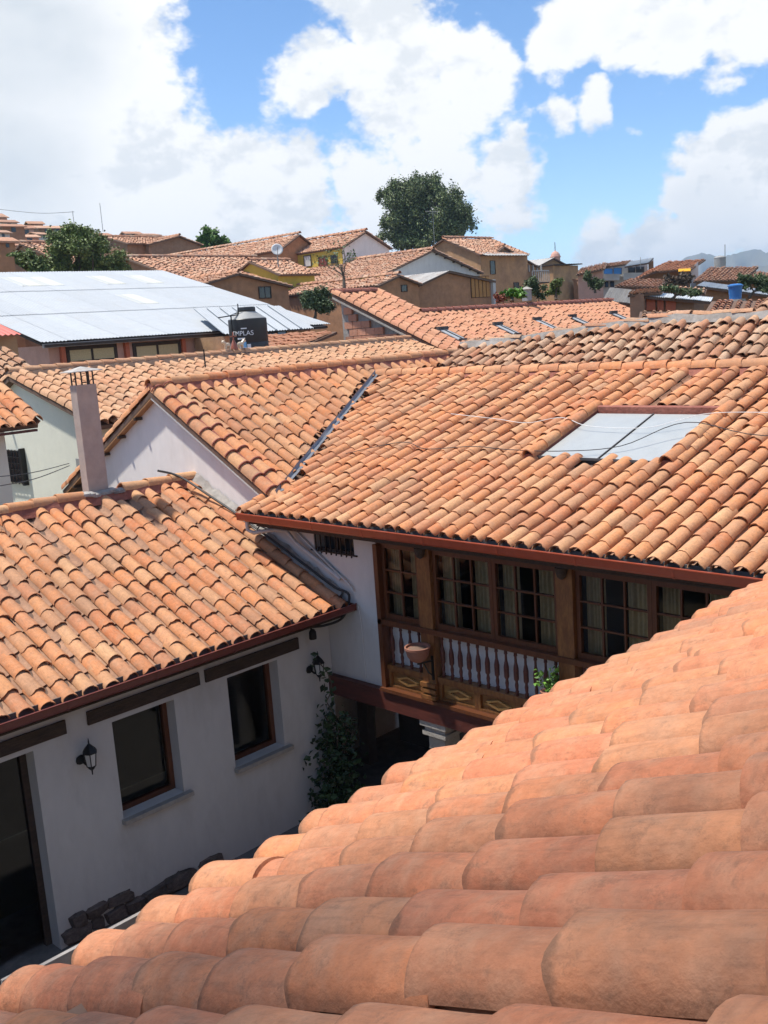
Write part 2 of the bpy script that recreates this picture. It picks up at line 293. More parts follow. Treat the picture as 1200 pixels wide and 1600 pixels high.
# ------------------------------------------------------------------ builders
ORG = {}
def meta(o, label=None, cat=None, group=None, kind=None):
    if label: o['label'] = label
    if cat: o['category'] = cat
    if group: o['group'] = group
    if kind: o['kind'] = kind
    return o
def thing(name, label, cat, loc, group=None):
    o = bpy.data.objects.new(name, None); COL.objects.link(o); o.empty_display_size = .2
    loc = Vector([float(a) for a in loc]); o.location = loc + Vector((0, 0, H)); ORG[o] = loc
    return meta(o, label, cat, group)
def link(name, me, material, parent=None, loc=None):
    o = bpy.data.objects.new(name, me); COL.objects.link(o)
    if material and not me.materials: me.materials.append(material)
    if parent is not None: o.parent = parent; ORG[o] = ORG[parent]
    else: o.location = Vector(loc) + Vector((0, 0, H)); ORG[o] = Vector(loc)
    return o
class MB:
    def __init__(s): s.v = []; s.f = []; s.sm = []
    def add(s, vs, fs, smooth=False):
        k = len(s.v); s.v.extend([tuple(float(c) for c in v) for v in vs])
        for f in fs: s.f.append(tuple(i + k for i in f)); s.sm.append(smooth)
        return s
    def box(s, x0, x1, y0, y1, z0, z1):
        vs = [(x, y, z) for x in (x0, x1) for y in (y0, y1) for z in (z0, z1)]
        return s.add(vs, [(0, 1, 3, 2), (4, 6, 7, 5), (0, 4, 5, 1), (2, 3, 7, 6), (0, 2, 6, 4), (1, 5, 7, 3)])
    def bar(s, p, q, w, h=None, up=(0, 0, 1)):
        h = h or w; p = Vector(p); q = Vector(q); d = (q - p).normalized(); u = Vector(up)
        if abs(d.dot(u)) > .99: u = Vector((1, 0, 0))
        a = d.cross(u).normalized() * (w / 2); b = a.cross(d).normalized() * (h / 2)
        vs = [c + sa * a + sb * b for c in (p, q) for sa, sb in ((-1, -1), (1, -1), (1, 1), (-1, 1))]
        return s.add(vs, [(0, 1, 2, 3), (7, 6, 5, 4), (0, 4, 5, 1), (1, 5, 6, 2), (2, 6, 7, 3), (3, 7, 4, 0)])
    def prism(s, pts, ext):
        n = len(pts); e = Vector(ext); a = [Vector(p) for p in pts]; b = [p + e for p in a]
        fs = [tuple(range(n)), tuple(range(2 * n - 1, n - 1, -1))] + [(i, i + n, (i + 1) % n + n, (i + 1) % n) for i in range(n)]
        return s.add(a + b, fs)
    def tube(s, pts, r, seg=8, closed_ends=True):
        pts = [Vector(p) for p in pts]; rs = r if isinstance(r, (list, tuple)) else [r] * len(pts); vs = []; fs = []; ref = None
        for i, p in enumerate(pts):
            d = (pts[min(i + 1, len(pts) - 1)] - pts[max(i - 1, 0)]).normalized()
            if ref is None: ref = Vector((0, 0, 1)) if abs(d.z) < .9 else Vector((1, 0, 0))
            a = d.cross(ref); a = a.normalized() if a.length > 1e-5 else Vector((1, 0, 0)); b = a.cross(d).normalized(); ref = b
            for k in range(seg): t = 2 * PI * k / seg; vs.append(p + (a * math.cos(t) + b * math.sin(t)) * rs[i])
        for i in range(len(pts) - 1):
            for k in range(seg): fs.append((i * seg + k, i * seg + (k + 1) % seg, (i + 1) * seg + (k + 1) % seg, (i + 1) * seg + k))
        s.add(vs, fs, True)
        if closed_ends: k = len(s.v) - len(vs); s.f.append(tuple(range(k, k + seg))); s.f.append(tuple(range(k + len(vs) - seg, k + len(vs)))[::-1]); s.sm += [False, False]
        return s
    def lathe(s, c, prof, seg=16, sx=1.0, sy=1.0, smooth=True):
        c = Vector(c); vs = []; fs = []
        for (r, z) in prof:
            for k in range(seg): t = 2 * PI * k / seg; vs.append((c.x + r * math.cos(t) * sx, c.y + r * math.sin(t) * sy, c.z + z))
        n = len(prof)
        for i in range(n - 1):
            for k in range(seg): fs.append((i * seg + k, i * seg + (k + 1) % seg, (i + 1) * seg + (k + 1) % seg, (i + 1) * seg + k))
        s.add(vs, fs, smooth); k = len(s.v) - len(vs)
        s.f.append(tuple(range(k, k + seg))[::-1]); s.f.append(tuple(range(k + (n - 1) * seg, k + n * seg))); s.sm += [False, False]
        return s
    def mesh(s, name, org=(0, 0, 0), sharp=None):
        me = bpy.data.meshes.new(name); o = Vector(org)
        me.from_pydata([(v[0] - o.x, v[1] - o.y, v[2] - o.z) for v in s.v], [], s.f); me.validate(); 
        if len(me.polygons) == len(s.sm): me.polygons.foreach_set('use_smooth', s.sm)
        me.update()
        if sharp: me.set_sharp_from_angle(angle=math.radians(sharp))
        return me
    def build(s, name, material, parent=None, loc=None, sharp=40):
        if parent is not None: org = ORG[parent]
        else:
            if loc is None:
                a = np.array(s.v); loc = ((a[:, 0].min() + a[:, 0].max()) / 2, (a[:, 1].min() + a[:, 1].max()) / 2, a[:, 2].min())
            org = Vector([float(c) for c in loc])
        return link(name, s.mesh(name, org, sharp if any(s.sm) else None), material, parent, org)
def B(): return MB()
def shared(me, name, material, parent, loc, rot=None):
    o = bpy.data.objects.new(name, me); COL.objects.link(o)
    if material and not me.materials: me.materials.append(material)
    o.parent = parent; ORG[o] = ORG[parent]; T = Matrix.Translation(Vector([float(a) for a in loc]) - ORG[parent])
    o.matrix_basis = T @ rot if rot is not None else T
    return o

def wall_open(axis, plane, thick, a0, a1, z0, z1, openings):
    """Wall in a plane x=plane (axis 'x', a is y) or y=plane (axis 'y', a is x), thickness to +axis, rectangular openings (a0,a1,z0,z1)."""
    As = sorted({a0, a1, *[o[0] for o in openings], *[o[1] for o in openings]}); As = [a for a in As if a0 <= a <= a1]
    Zs = sorted({z0, z1, *[o[2] for o in openings], *[o[3] for o in openings]}); Zs = [z for z in Zs if z0 <= z <= z1]
    def solid(i, j):
        if i < 0 or j < 0 or i >= len(As) - 1 or j >= len(Zs) - 1: return False
        a = (As[i] + As[i + 1]) / 2; z = (Zs[j] + Zs[j + 1]) / 2
        return not any(o[0] < a < o[1] and o[2] < z < o[3] for o in openings)
    P = (lambda a, d, z: (plane + d, a, z)) if axis == 'x' else (lambda a, d, z: (a, plane + d, z))
    m = MB()
    for i in range(len(As) - 1):
        for j in range(len(Zs) - 1):
            if not solid(i, j): continue
            p, q, r, t = As[i], As[i + 1], Zs[j], Zs[j + 1]
            for d in (0, thick): m.add([P(p, d, r), P(q, d, r), P(q, d, t), P(p, d, t)], [(0, 1, 2, 3)])
            if not solid(i - 1, j): m.add([P(p, 0, r), P(p, thick, r), P(p, thick, t), P(p, 0, t)], [(0, 1, 2, 3)])
            if not solid(i + 1, j): m.add([P(q, 0, r), P(q, thick, r), P(q, thick, t), P(q, 0, t)], [(0, 1, 2, 3)])
            if not solid(i, j - 1): m.add([P(p, 0, r), P(p, thick, r), P(q, thick, r), P(q, 0, r)], [(0, 1, 2, 3)])
            if not solid(i, j + 1): m.add([P(p, 0, t), P(p, thick, t), P(q, thick, t), P(q, 0, t)], [(0, 1, 2, 3)])
    return m

# ---- clay tiles
def tile_arrays(Lg, r0, r1, arc, th, nseg, nlong, seed=0, wob=0.0, flip=False):
    """Barrel tile: x uphill from 0 (wide lower end) to Lg, y across, z up; resting edges at z=0. flip: a channel tile, hollow side up."""
    rr = random.Random(seed); ph = [rr.uniform(0, 6.28) for _ in range(4)]
    vs = []; fs = []; a0 = math.radians(arc / 2)
    xs = [0.0, .012 * Lg] + [Lg * (i / nlong) for i in range(1, nlong + 1)] if nlong > 1 else [0.0, Lg]
    n = len(xs)
    def pt(i, k, inner):
        t = xs[i] / Lg; r = r0 + (r1 - r0) * t
        a = -a0 + 2 * a0 * k / nseg
        if wob: r *= 1 + wob * (math.sin(3 * a + ph[0]) * .6 + math.sin(5 * t + ph[1]) * .5 + math.sin(2 * a + 7 * t + ph[2]) * .5)
        if i == 0 and nlong > 1: r -= th * .12 if not inner else 0
        ri = r - (th if inner else 0)
        z = ri * math.cos(a) - r0 * math.cos(a0)
        x = xs[i] + (wob * .55 * (math.sin(2.2 * a + ph[3]) + .5 * math.sin(6.1 * a + ph[1])) if i == 0 else 0)
        return (x, ri * math.sin(a), (r0 * (1 - math.cos(a0)) - z if flip else z))
    for inner in (False, True):
        for i in range(n):
            for k in range(nseg + 1): vs.append(pt(i, k, inner))
    off = n * (nseg + 1); q = lambda i, k, s: s * off + i * (nseg + 1) + k
    for i in range(n - 1):
        for k in range(nseg):
            fs.append((q(i, k, 0), q(i + 1, k, 0), q(i + 1, k + 1, 0), q(i, k + 1, 0)))
            fs.append((q(i, k, 1), q(i, k + 1, 1), q(i + 1, k + 1, 1), q(i + 1, k, 1)))
        fs.append((q(i, 0, 0), q(i, 0, 1), q(i + 1, 0, 1), q(i + 1, 0, 0))); fs.append((q(i, nseg, 0), q(i + 1, nseg, 0), q(i + 1, nseg, 1), q(i, nseg, 1)))
    for k in range(nseg):
        fs.append((q(0, k, 0), q(0, k + 1, 0), q(0, k + 1, 1), q(0, k, 1))); fs.append((q(n - 1, k, 0), q(n - 1, k, 1), q(n - 1, k + 1, 1), q(n - 1, k + 1, 0)))
    return np.array(vs), fs
def tile_mesh(name, *a, sharp=50, **k):
    v, f = tile_arrays(*a, **k); me = bpy.data.meshes.new(name); me.from_pydata(v.tolist(), [], f); me.polygons.foreach_set('use_smooth', [True] * len(me.polygons)); me.update(); me.set_sharp_from_angle(angle=math.radians(sharp)); return me
class Joined:
    """Many tiles in one mesh (each stays an island of its own)."""
    def __init__(s): s.V = []; s.F = []; s.n = 0
    def put(s, arr, faces, mtx):
        m = np.array(mtx); v = arr @ m[:3, :3].T + m[:3, 3]; s.V.append(v); s.F.extend([tuple(i + s.n for i in f) for f in faces]); s.n += len(arr)
    def build(s, name, material, parent, kind='stuff'):
        if not s.n: return None
        o = ORG[parent]; v = np.concatenate(s.V) - np.array(o); me = bpy.data.meshes.new(name); me.from_pydata(v.tolist(), [], s.F)
        me.polygons.foreach_set('use_smooth', [True] * len(me.polygons)); me.update(); me.set_sharp_from_angle(angle=math.radians(50))
        ob = link(name, me, material, parent); ob['kind'] = kind; return ob

def slope_frame(facing, e, z, pitch, run, a0, a1):
    t = math.radians(pitch); c, s = math.cos(t), math.sin(t)
    if facing == '-X': U = Vector((c, 0, s)); N = Vector((-s, 0, c)); O = Vector((e, a0, z))
    elif facing == '+X': U = Vector((-c, 0, s)); N = Vector((s, 0, c)); O = Vector((e, a1, z))
    elif facing == '-Y': U = Vector((0, c, s)); N = Vector((0, -s, c)); O = Vector((a1, e, z))
    else: U = Vector((0, -c, s)); N = Vector((0, s, c)); O = Vector((a0, e, z))
    V = N.cross(U)
    return dict(O=O, U=U, V=V, N=N, nu=run / c, nv=a1 - a0)
def slab(fr, name, material, parent, th=.09, poly=None):
    """Roof slab; poly: list of (u,v) corners, default the whole rectangle."""
    poly = poly or [(0, 0), (fr['nu'], 0), (fr['nu'], fr['nv']), (0, fr['nv'])]
    m = MB(); m.prism([fr['O'] + fr['U'] * u + fr['V'] * v for u, v in poly], -fr['N'] * th); return m.build(name, material, parent)
def in_view(p, mg=40):
    x, y = proj(p); return -mg < x < 1200 + mg and -mg < y < 1600 + mg
def tiles(fr, roof, sp, ex, spec, material, keep=None, cap=0, jit=1.0, lift=.017, over=.07, seed=1, channels=True, cov_z=.035, variants=4, lo=None, chan_mat=None, stuff_mat=None, stuff_name='distant_tiles', name='tile'):
    """Lay cover tiles (and channel tiles) on a slope frame. spec: (length, r_low, r_up, arc, thickness, nseg, nlong, wobble)."""
    rr = random.Random(seed); Lg, r0, r1, arc, th, ns, nl, wob = spec
    O, U, V, N = fr['O'], fr['U'], fr['V'], fr['N']; ncol = int(fr['nv'] / sp); nrow = int((fr['nu'] + over) / ex) + 1; shift = (fr['nv'] - ncol * sp) / 2
    items = []
    ch = Joined(); chv, chf = tile_arrays(max(Lg, ex * 1.1), r1 * .98, r0 * 1.0, 140, th, 4 if ns < 8 else 8, 1, flip=True)
    for j in range(ncol + 1):
        vc = shift + (j + .5) * sp
        du = rr.uniform(-.20, .02) * min(jit, 1.2); drift = rr.uniform(-.006, .006) * jit
        if j < ncol:
            for i in range(nrow):
                u = i * ex - over + (du if i else du * .15) + rr.uniform(-.012, .012) * jit
                if u + Lg > fr['nu'] + .10: 
                    if u + Lg * .45 > fr['nu']: continue
                v = vc + drift * i + rr.uniform(-.007, .007) * jit
                pc = O + U * (u + Lg * .5) + V * v + N * .1
                if keep and not keep(pc, u, v): continue
                yaw = rr.gauss(0, .014) * jit
                if rr.random() < .03: yaw += rr.uniform(-.07, .07); u += rr.uniform(-.045, .01)
                tilt = (lift + rr.uniform(-.003, .007) * jit) / ex; roll = rr.gauss(0, .02) * jit
                R = Matrix((U, V, N)).transposed() @ Matrix.Rotation(yaw, 3, 'Z') @ Matrix.Rotation(tilt, 3, 'Y') @ Matrix.Rotation(roll, 3, 'X')
                sc = 1 + rr.uniform(-.04, .04) * jit
                p = O + U * u + V * v + N * (cov_z + lift + .016 * mnoise.noise(Vector((u * .55, v * .45, seed))) + .006 * rr.uniform(-1, 1) * jit)
                Mx = Matrix.Translation(p) @ R.to_4x4() @ Matrix.Diagonal((1, sc, sc, 1))
                items.append((pc, Mx))
        if channels:
            v = vc - sp / 2
            for i in range(int(fr['nu'] / ex) + 1):
                u = i * ex - over * .5
                if u + ex * .6 > fr['nu']: continue
                pc = O + U * (u + Lg * .5) + V * v
                if keep and not keep(pc, u, v): continue
                R = Matrix((U, V, N)).transposed() @ Matrix.Rotation(.02 + .012 / ex, 3, 'Y')
                ch.put(chv, chf, Matrix.Translation(O + U * u + V * v + N * .004) @ R.to_4x4())
    if channels: ch.build('channel_tiles', chan_mat or M['channel'], roof)
    order = sorted(range(len(items)), key=lambda k: (not in_view(items[k][0]), items[k][0].length))
    single = set(k for k in order[:cap] if in_view(items[k][0]))
    if cap:
        mes = [tile_mesh('clay_tile', Lg, r0, r1, arc, th, ns, nl, seed=seed * 31 + q, wob=wob) for q in range(variants)]
        Tinv = Matrix.Translation(-ORG[roof])
        for me in mes: me.materials.append(material)
        for k in single:
            o = bpy.data.objects.new(name, mes[k % variants]); COL.objects.link(o); o.parent = roof; o.matrix_basis = Tinv @ items[k][1]; ORG[o] = ORG[roof]
    J = Joined(); lo = lo or (5, 1); lv, lf = tile_arrays(Lg, r0, r1, arc, th, lo[0], lo[1])
    for k in range(len(items)):
        if k not in single: J.put(lv, lf, items[k][1])
    J.build(stuff_name, stuff_mat or material, roof)
    return len(items)
def cap_run(parent, p, q, r, material, seglen=.4, name='ridge_tile', seed=3, ns=8, up=(0, 0, 1), joined=False, arc=190, wob=.02, nl=1):
    """A run of barrel tiles along a ridge or a rake, each its own piece (or joined for far ridges)."""
    rr = random.Random(seed); p = Vector([float(a) for a in p]); q = Vector([float(a) for a in q]); d = q - p; n = max(1, round(d.length / seglen)); s = d.length / n; d.normalize()
    upv = Vector(up); N = (upv - d * upv.dot(d)).normalized(); V = N.cross(d)
    R = Matrix((d, V, N)).transposed()
    J = Joined()
    mes = None
    if not joined: mes = [tile_mesh(name, s * 1.14, r * 1.04, r * .9, arc, .016, ns, nl, seed=seed + k, wob=wob) for k in range(3)]
    else: av, af = tile_arrays(s * 1.1, r * 1.04, r * .9, arc, .016, 5, 1)
    for i in range(n):
        m = Matrix.Translation(p + d * (s * i)) @ (R @ Matrix.Rotation(rr.gauss(0, .012), 3, 'Z') @ Matrix.Rotation(.03 + rr.gauss(0, .008), 3, 'Y')).to_4x4()
        if joined: J.put(av, af, m)
        else:
            me = mes[i % 3]
            if not me.materials: me.materials.append(material)
            o = bpy.data.objects.new(name, me); COL.objects.link(o); o.parent = parent; o.matrix_basis = Matrix.Translation(-ORG[parent]) @ m; ORG[o] = ORG[parent]
    if joined: J.build('ridge_tiles', material, parent)

TP = dict(f=(.40, .107, .100, 160, .015, 16, 4, .020), g=(.42, .100, .093, 168, .012, 8, 2, .03), l=(.42, .104, .097, 168, .012, 8, 2, .03), h=(.42, .102, .094, 165, .012, 6, 1, .02), r=(.46, .13, .115, 155, .018, 4, 1, .02), far=(.50, .105, .09, 150, .02, 3, 1, 0))

# ------------------------------------------------------------------ ground and terrain
def ground_z(x, y):
    d = math.hypot(x, y)
    t = min(max((d - 32) / 25, 0), 1); t = t * t * (3 - 2 * t)
    yy = min(y, 420); xx = min(x, 600)
    up = .145 * max(0, yy - 28) - .055 * max(0, xx - 30)
    up = min(up, 36)
    far = min(max((d - 350) / 900, 0), 1)
    z = -7.45 + t * up + t * 2.0 * mnoise.noise(Vector((x / 60, y / 60, 1.7)))
    return z * (1 - far) + far * -60
m = MB(); vs = []; fs = []
radii = [0, 6, 12, 18, 24, 30, 36, 44, 54, 66, 80, 96, 115, 138, 165, 200, 240, 300, 380, 480, 620, 800, 1100, 1500, 2200, 3200, 4600]; NA = 120
for r in radii:
    for k in range(NA):
        a = 2 * PI * k / NA; x = r * math.cos(a); y = r * math.sin(a); vs.append((x, y, ground_z(x, y)))
for i in range(len(radii) - 1):
    for k in range(NA): fs.append((i * NA + k, i * NA + (k + 1) % NA, (i + 1) * NA + (k + 1) % NA, (i + 1) * NA + k))
m.add(vs, fs, True); o = m.build('ground', M['earth'], loc=(0, 0, -7.4), sharp=180); o['kind'] = 'structure'
o = B().box(1, 14, 1.5, 12.5, -7.44, -7.40).build('courtyard_paving', M['paving']); o['kind'] = 'structure'

# ------------------------------------------------------------------ mountains
def ridge_line(name, dist, pts, th=500):
    """A mountain range: crest given as (px, py) seen at a distance, built as a ridge with sloping flanks."""
    m = MB(); vs = []; fs = []; rows = 9
    xs = []
    for (a, b), (c, d) in zip(pts[:-1], pts[1:]):
        for k in range(6): t = k / 6; xs.append((a + (c - a) * t, b + (d - b) * t))
    xs.append(pts[-1])
    for i, (px, py) in enumerate(xs):
        r = ray(px, py); f = RC @ np.array([0, 0, -1.0]); dd = dist + 120 * math.sin(i * .5); r = r * (dd / math.hypot(r[0], r[1])); h = np.array([r[0], r[1]]) / math.hypot(r[0], r[1])
        top = r[2] + 5 * mnoise.noise(Vector((i * .9, dist, 0))) * dist / 2500
        for k in range(rows):
            t = k / (rows - 1) * 2 - 1; e = 1 - abs(t)
            n = mnoise.noise(Vector((i * .35, k * .8, dist * .01))) * 35 * (1 - e) * dist / 2500
            z = -62 + (top + 62) * e ** 1.15 + (mnoise.noise(Vector((i * .6, k * 1.7, 3.1))) * 9 * (1 - e) if 0 < k < rows - 1 else 0)
            vs.append((r[0] + h[0] * (t * th) + n, r[1] + h[1] * (t * th), z))
    for i in range(len(xs) - 1):
        for k in range(rows - 1): fs.append((i * rows + k, (i + 1) * rows + k, (i + 1) * rows + k + 1, i * rows + k + 1))
    m.add(vs, fs, True); o = m.build(name, M['mountain'], sharp=180); o['kind'] = 'structure'
ridge_line('mountain_range', 3300, [(900, 452), (1000, 428), (1040, 418), (1075, 401), (1100, 395), (1125, 402), (1150, 396), (1180, 389), (1205, 396), (1240, 388), (1300, 402), (1380, 398), (1500, 420)], 700)
ridge_line('mountain_spur', 2300, [(1080, 450), (1130, 432), (1170, 420), (1200, 414), (1250, 408), (1320, 405), (1420, 415)], 450)

# ================================================================== FOREGROUND HOUSE (tiles below the camera)
fh = thing('foreground_house', 'nearest house whose large salmon barrel tile roof fills the lower right corner', 'house', (6, 0, -7.4))
FE, FZ, FP = 2.62, -1.91, 25.0
ff = slope_frame('+Y', FE, FZ, FP, 4.1, -2.4, 10.4)
froof = slab(ff, 'roof', M['bed'], fh)
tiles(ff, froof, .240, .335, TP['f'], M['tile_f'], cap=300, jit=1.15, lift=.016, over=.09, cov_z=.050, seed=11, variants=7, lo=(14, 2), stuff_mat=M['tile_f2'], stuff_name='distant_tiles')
ms = [fh]
wall_open('y', 1.75, .45, -2.2, 10.2, -7.4, -1.62, [(1.5, 2.4, -5.6, -4.2), (4.5, 5.4, -5.6, -4.2), (7.5, 8.4, -5.6, -4.2)]).build('wall', M['adobe3'], fh)
B().box(-2.2, 10.2, -1.35, 1.748, -7.4, -2.2).build('rear_wall', M['adobe2'], fh)
# grey eaves gutter
m = MB(); g0, g1 = -2.4, 1.62
for (ya, yb, za, zb) in ((2.70, 2.86, -2.005, -1.985), (2.845, 2.86, -1.984, -1.90), (2.70, 2.715, -1.984, -1.90)): m.box(g0, g1, ya, yb, za, zb)
gu = m.build('gutter', M['cement'], fh)
for x in (-.9, .1, 1.1): B().box(x, x + .05, 2.861, 2.872, -2.01, -1.89).build('gutter_strap', M['cement'], gu)

# ================================================================== ADDED WING (unseen, left of and behind the camera, blocks sky light)
ww = thing('added_wing', 'single storey whitewashed wing added out of view on the left to block sky light', 'house', (-8, 6, -7.4))
B().box(-12.0, -5.0, -6.0, 17.0, -7.4, -2.6).build('wall', M['white'], ww)
B().prism([(-4.4, -6.4, -2.7), (-4.4, -6.4, -2.8), (-12.4, -6.4, .4), (-12.4, -6.4, .5)], (0, 23.8, 0)).build('roof', M['bed'], ww)

# ================================================================== GALLERY HOUSE
gh = thing('gallery_house', 'house with wooden glazed gallery, red gutter and wide tiled roof with skylight', 'house', (12.5, 7, -7.4))
GE, GZ, GP, GX = 9.50, -2.725, 16.2, 15.1
tanG = math.tan(math.radians(GP)); TM = math.tan(math.radians(29.0))
MRY, MRZ = 15.2, -.86
def zG(x): return GZ + tanG * (x - GE)
def zM(y): return MRZ - TM * (MRY - y)
gf = slope_frame('-X', GE, GZ, GP, GX - GE, 1.2, 14.75)
def valley_x(y): return GE + (zM(y) - GZ) / tanG
SKY0, SKY1, SKYA, SKYB = 11.80, 13.32, 6.44, 8.40          # skylight x and y extents
def keepG(p, u, v):
    if p.y > 12.0 and p.x > 10.2 and p.x < valley_x(p.y) + .20: return False
    if p.y > 12.55 and p.x < 10.4: return False
    if SKY0 - .12 < p.x < SKY1 + .10 and SKYA - .16 < p.y < SKYB + .16: return False
    return True
cx, sx_ = math.cos(math.radians(GP)), math.sin(math.radians(GP))
def uG(x): return (x - GE) / cx
groof = slab(gf, 'roof', M['bed'], gh, poly=[(0, 0), (gf['nu'], 0), (gf['nu'], 14.7 - 1.2), (uG(valley_x(12.1)), 12.1 - 1.2), (uG(10.25), 12.6 - 1.2), (0, 12.6 - 1.2)])
tiles(gf, groof, .2435, .36, TP['g'], M['tile'], keep=keepG, cap=300, jit=1.0, cov_z=.05, seed=21, variants=6, lo=(7, 1), stuff_name='distant_tiles')
# rear slope, ridge tiles and ridge mortar
gb = slope_frame('+X', GX + 1.2, zG(GX) - 1.2 * tanG, GP, 1.2, 1.2, 14.4); slab(gb, 'rear_slope', M['bed'], gh)
rz = zG(GX)
yv = 14.85
B().prism([(GX - .17, 1.0, rz - .02), (GX - .06, 1.0, rz + .13), (GX + .07, 1.0, rz + .155), (GX + .24, 1.0, rz - .02)], (0, yv - 1.0, 0)).build('ridge_mortar', M['mortar'], gh)
cap_run(groof, (GX + .01, 1.0, rz + .11), (GX + .01, yv, rz + .11), .115, M['tile'], .42, seed=5)
# walls
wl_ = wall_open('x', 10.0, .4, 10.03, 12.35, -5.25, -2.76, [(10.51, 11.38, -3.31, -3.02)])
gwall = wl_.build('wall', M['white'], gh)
B().box(10.2, 10.4, 10.52, 11.37, -3.31, -3.02).build('window_pane', M['window_dark'], gwall)
m = MB()
for k in range(8): yy = 10.56 + k * .11; m.bar((9.985, yy, -3.34), (9.985, yy, -2.99), .016)
for zz in (-3.30, -3.03): m.bar((9.985, 10.44, zz), (9.985, 11.45, zz), .02)
m.build('window_grille', M['iron'], gh)
m = MB(); m.box(10.06, 10.12, 10.51, 11.38, -3.31, -3.27); m.box(10.06, 10.12, 10.51, 11.38, -3.06, -3.02); m.box(10.06, 10.12, 10.92, 10.97, -3.27, -3.06); m.build('window_frame', M['wood_dark'], gh)
# interior of the gallery room
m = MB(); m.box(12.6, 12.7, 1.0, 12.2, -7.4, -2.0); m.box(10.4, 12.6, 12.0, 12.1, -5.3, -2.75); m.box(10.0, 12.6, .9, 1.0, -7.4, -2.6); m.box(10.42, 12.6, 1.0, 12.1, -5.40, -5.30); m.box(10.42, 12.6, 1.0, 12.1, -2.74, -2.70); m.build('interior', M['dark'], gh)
# beam, arcade
B().box(9.90, 10.40, 1.0, 11.2, -5.55, -5.255).build('beam', M['beam'], gh)
B().box(9.86, 10.0, 1.0, 10.03, -5.252, -5.20).build('floor_ledge', M['wood'], gh)
B().box(12.3, 12.6, 1.0, 12.1, -7.4, -5.42).build('arcade_wall', M['dark2'], gh)
def arch_wall():
    m = MB(); x0, x1 = 11.2, 11.4
    ys = [12.0, 9.6, 7.2, 4.8, 2.4]
    for a, b in zip(ys[:-1], ys[1:]):
        c = (a + b) / 2; r = abs(a - b) / 2 - .22; n = 10; z0 = -6.55
        pts = [(a, -7.4), (c + r, -7.4), (c + r, z0)] + [(c + r * math.cos(t), z0 + r * .75 * math.sin(t)) for t in [PI * k / n for k in range(1, n)]] + [(c - r, z0), (c - r, -7.4), (b, -7.4), (b, -5.42), (a, -5.42)]
        for i in range(len(pts)):
            pass
        top = -5.42
        for k in range(n):
            t0, t1 = PI * k / n, PI * (k + 1) / n
            y0_, y1_ = c + r * math.cos(t0), c + r * math.cos(t1); za, zb = z0 + r * .75 * math.sin(t0), z0 + r * .75 * math.sin(t1)
            m.prism([(x0, y0_, za), (x0, y1_, zb), (x0, y1_, top), (x0, y0_, top)], (x1 - x0, 0, 0))
        m.box(x0, x1, c + r, a, -7.4, top); m.box(x0, x1, b, c - r, -7.4, top)
    return m
arch_wall().build('arcade_arch', M['dark2'], gh)
for yc in (9.1, 6.8, 4.5, 2.2):
    m = MB(); m.lathe((10.16, yc, -7.4), [(.19, 0), (.19, .14), (.155, .18), (.15, .3), (.135, 1.36), (.15, 1.40)], 14); col_ = m.build('column', M['stone_grey'], gh)
    m = MB(); m.box(9.92, 10.40, yc - .24, yc + .24, -5.64, -5.552); m.box(9.97, 10.35, yc - .19, yc + .19, -5.72, -5.642); m.box(9.94, 10.38, yc - .215, yc + .215, -5.78, -5.722)
    m.prism([(10.0, yc - .15, -6.0), (10.32, yc - .15, -6.0), (10.32, yc + .15, -6.0), (10.0, yc + .15, -6.0)], (0, 0, .218)); m.build('capital', M['stone_grey'], col_)
# gallery posts
POSTS = [(8.98, 9.22), (6.68, 6.92), (4.38, 4.62), (2.08, 2.32)]
for (a, b) in POSTS:
    p_ = B().box(9.93, 10.14, a, b, -5.20, -2.76).build('post', M['wood_light'], gh)
    m = MB(); yc = (a + b) / 2; m.box(9.88, 9.928, a + .03, b - .03, -3.02, -2.86); m.lathe((9.89, yc, -3.16), [(.02, 0), (.055, .03), (.075, .09), (.085, .15)], 10); m.tube([(9.9, yc - .05, -2.9), (9.84, yc, -2.98), (9.9, yc + .05, -3.06)], .022, 6); m.build('corbel', M['wood_dark'], p_)
    m = MB()
    for k, zz in enumerate((-5.19, -5.10, -5.01)): m.box(9.87 + .01 * (k % 2), 9.928, a - .015, b + .015, zz, zz + .055)
    m.build('foot_block', M['wood_light'], p_)
# sill rail, head rail
B().box(9.90, 10.12, .9, 10.03, -4.235, -4.165).build('sill_rail', M['wood'], gh)
B().box(9.96, 10.14, .9, 10.03, -3.05, -2.765).build('head_rail', M['wood'], gh)
B().box(9.90, 10.10, 9.95, 10.028, -5.20, -3.06).build('jamb_post', M['wood'], gh)
# sashes: (y0, y1, ncol)
def sash(y0, y1, nc, nr=3):
    z0, z1 = -4.16, -3.055; x0, x1 = 9.985, 10.045; st = .055
    m = MB(); m.box(x0, x1, y0, y0 + st, z0, z1); m.box(x0, x1, y1 - st, y1, z0, z1); m.box(x0, x1, y0 + st, y1 - st, z0, z0 + .07); m.box(x0, x1, y0 + st, y1 - st, z1 - st, z1)
    w = (y1 - y0 - 2 * st); h = (z1 - st - z0 - .07)
    for k in range(1, nc): yy = y0 + st + w * k / nc; m.box(x0 + .01, x1 - .01, yy - .011, yy + .011, z0 + .07, z1 - st)
    for k in range(1, nr): zz = z0 + .07 + h * k / nr; m.box(x0 + .006, x1 - .006, y0 + st, y1 - st, zz - .011, zz + .011)
    s_ = m.build('window', M['wood'], gh)
    for i in range(nc):
        for j in range(nr):
            a = y0 + st + w * i / nc + .008; b = y0 + st + w * (i + 1) / nc - .008; c = z0 + .07 + h * j / nr + .008; d = z0 + .07 + h * (j + 1) / nr - .008
            dx = rng.uniform(-.003, .003)
            MB().add([(10.02 + dx, a, c), (10.02, b, c), (10.02 + rng.uniform(-.003, .003), b, d), (10.02, a, d)], [(3, 2, 1, 0)]).build('pane', M['glass'], s_)
    return s_
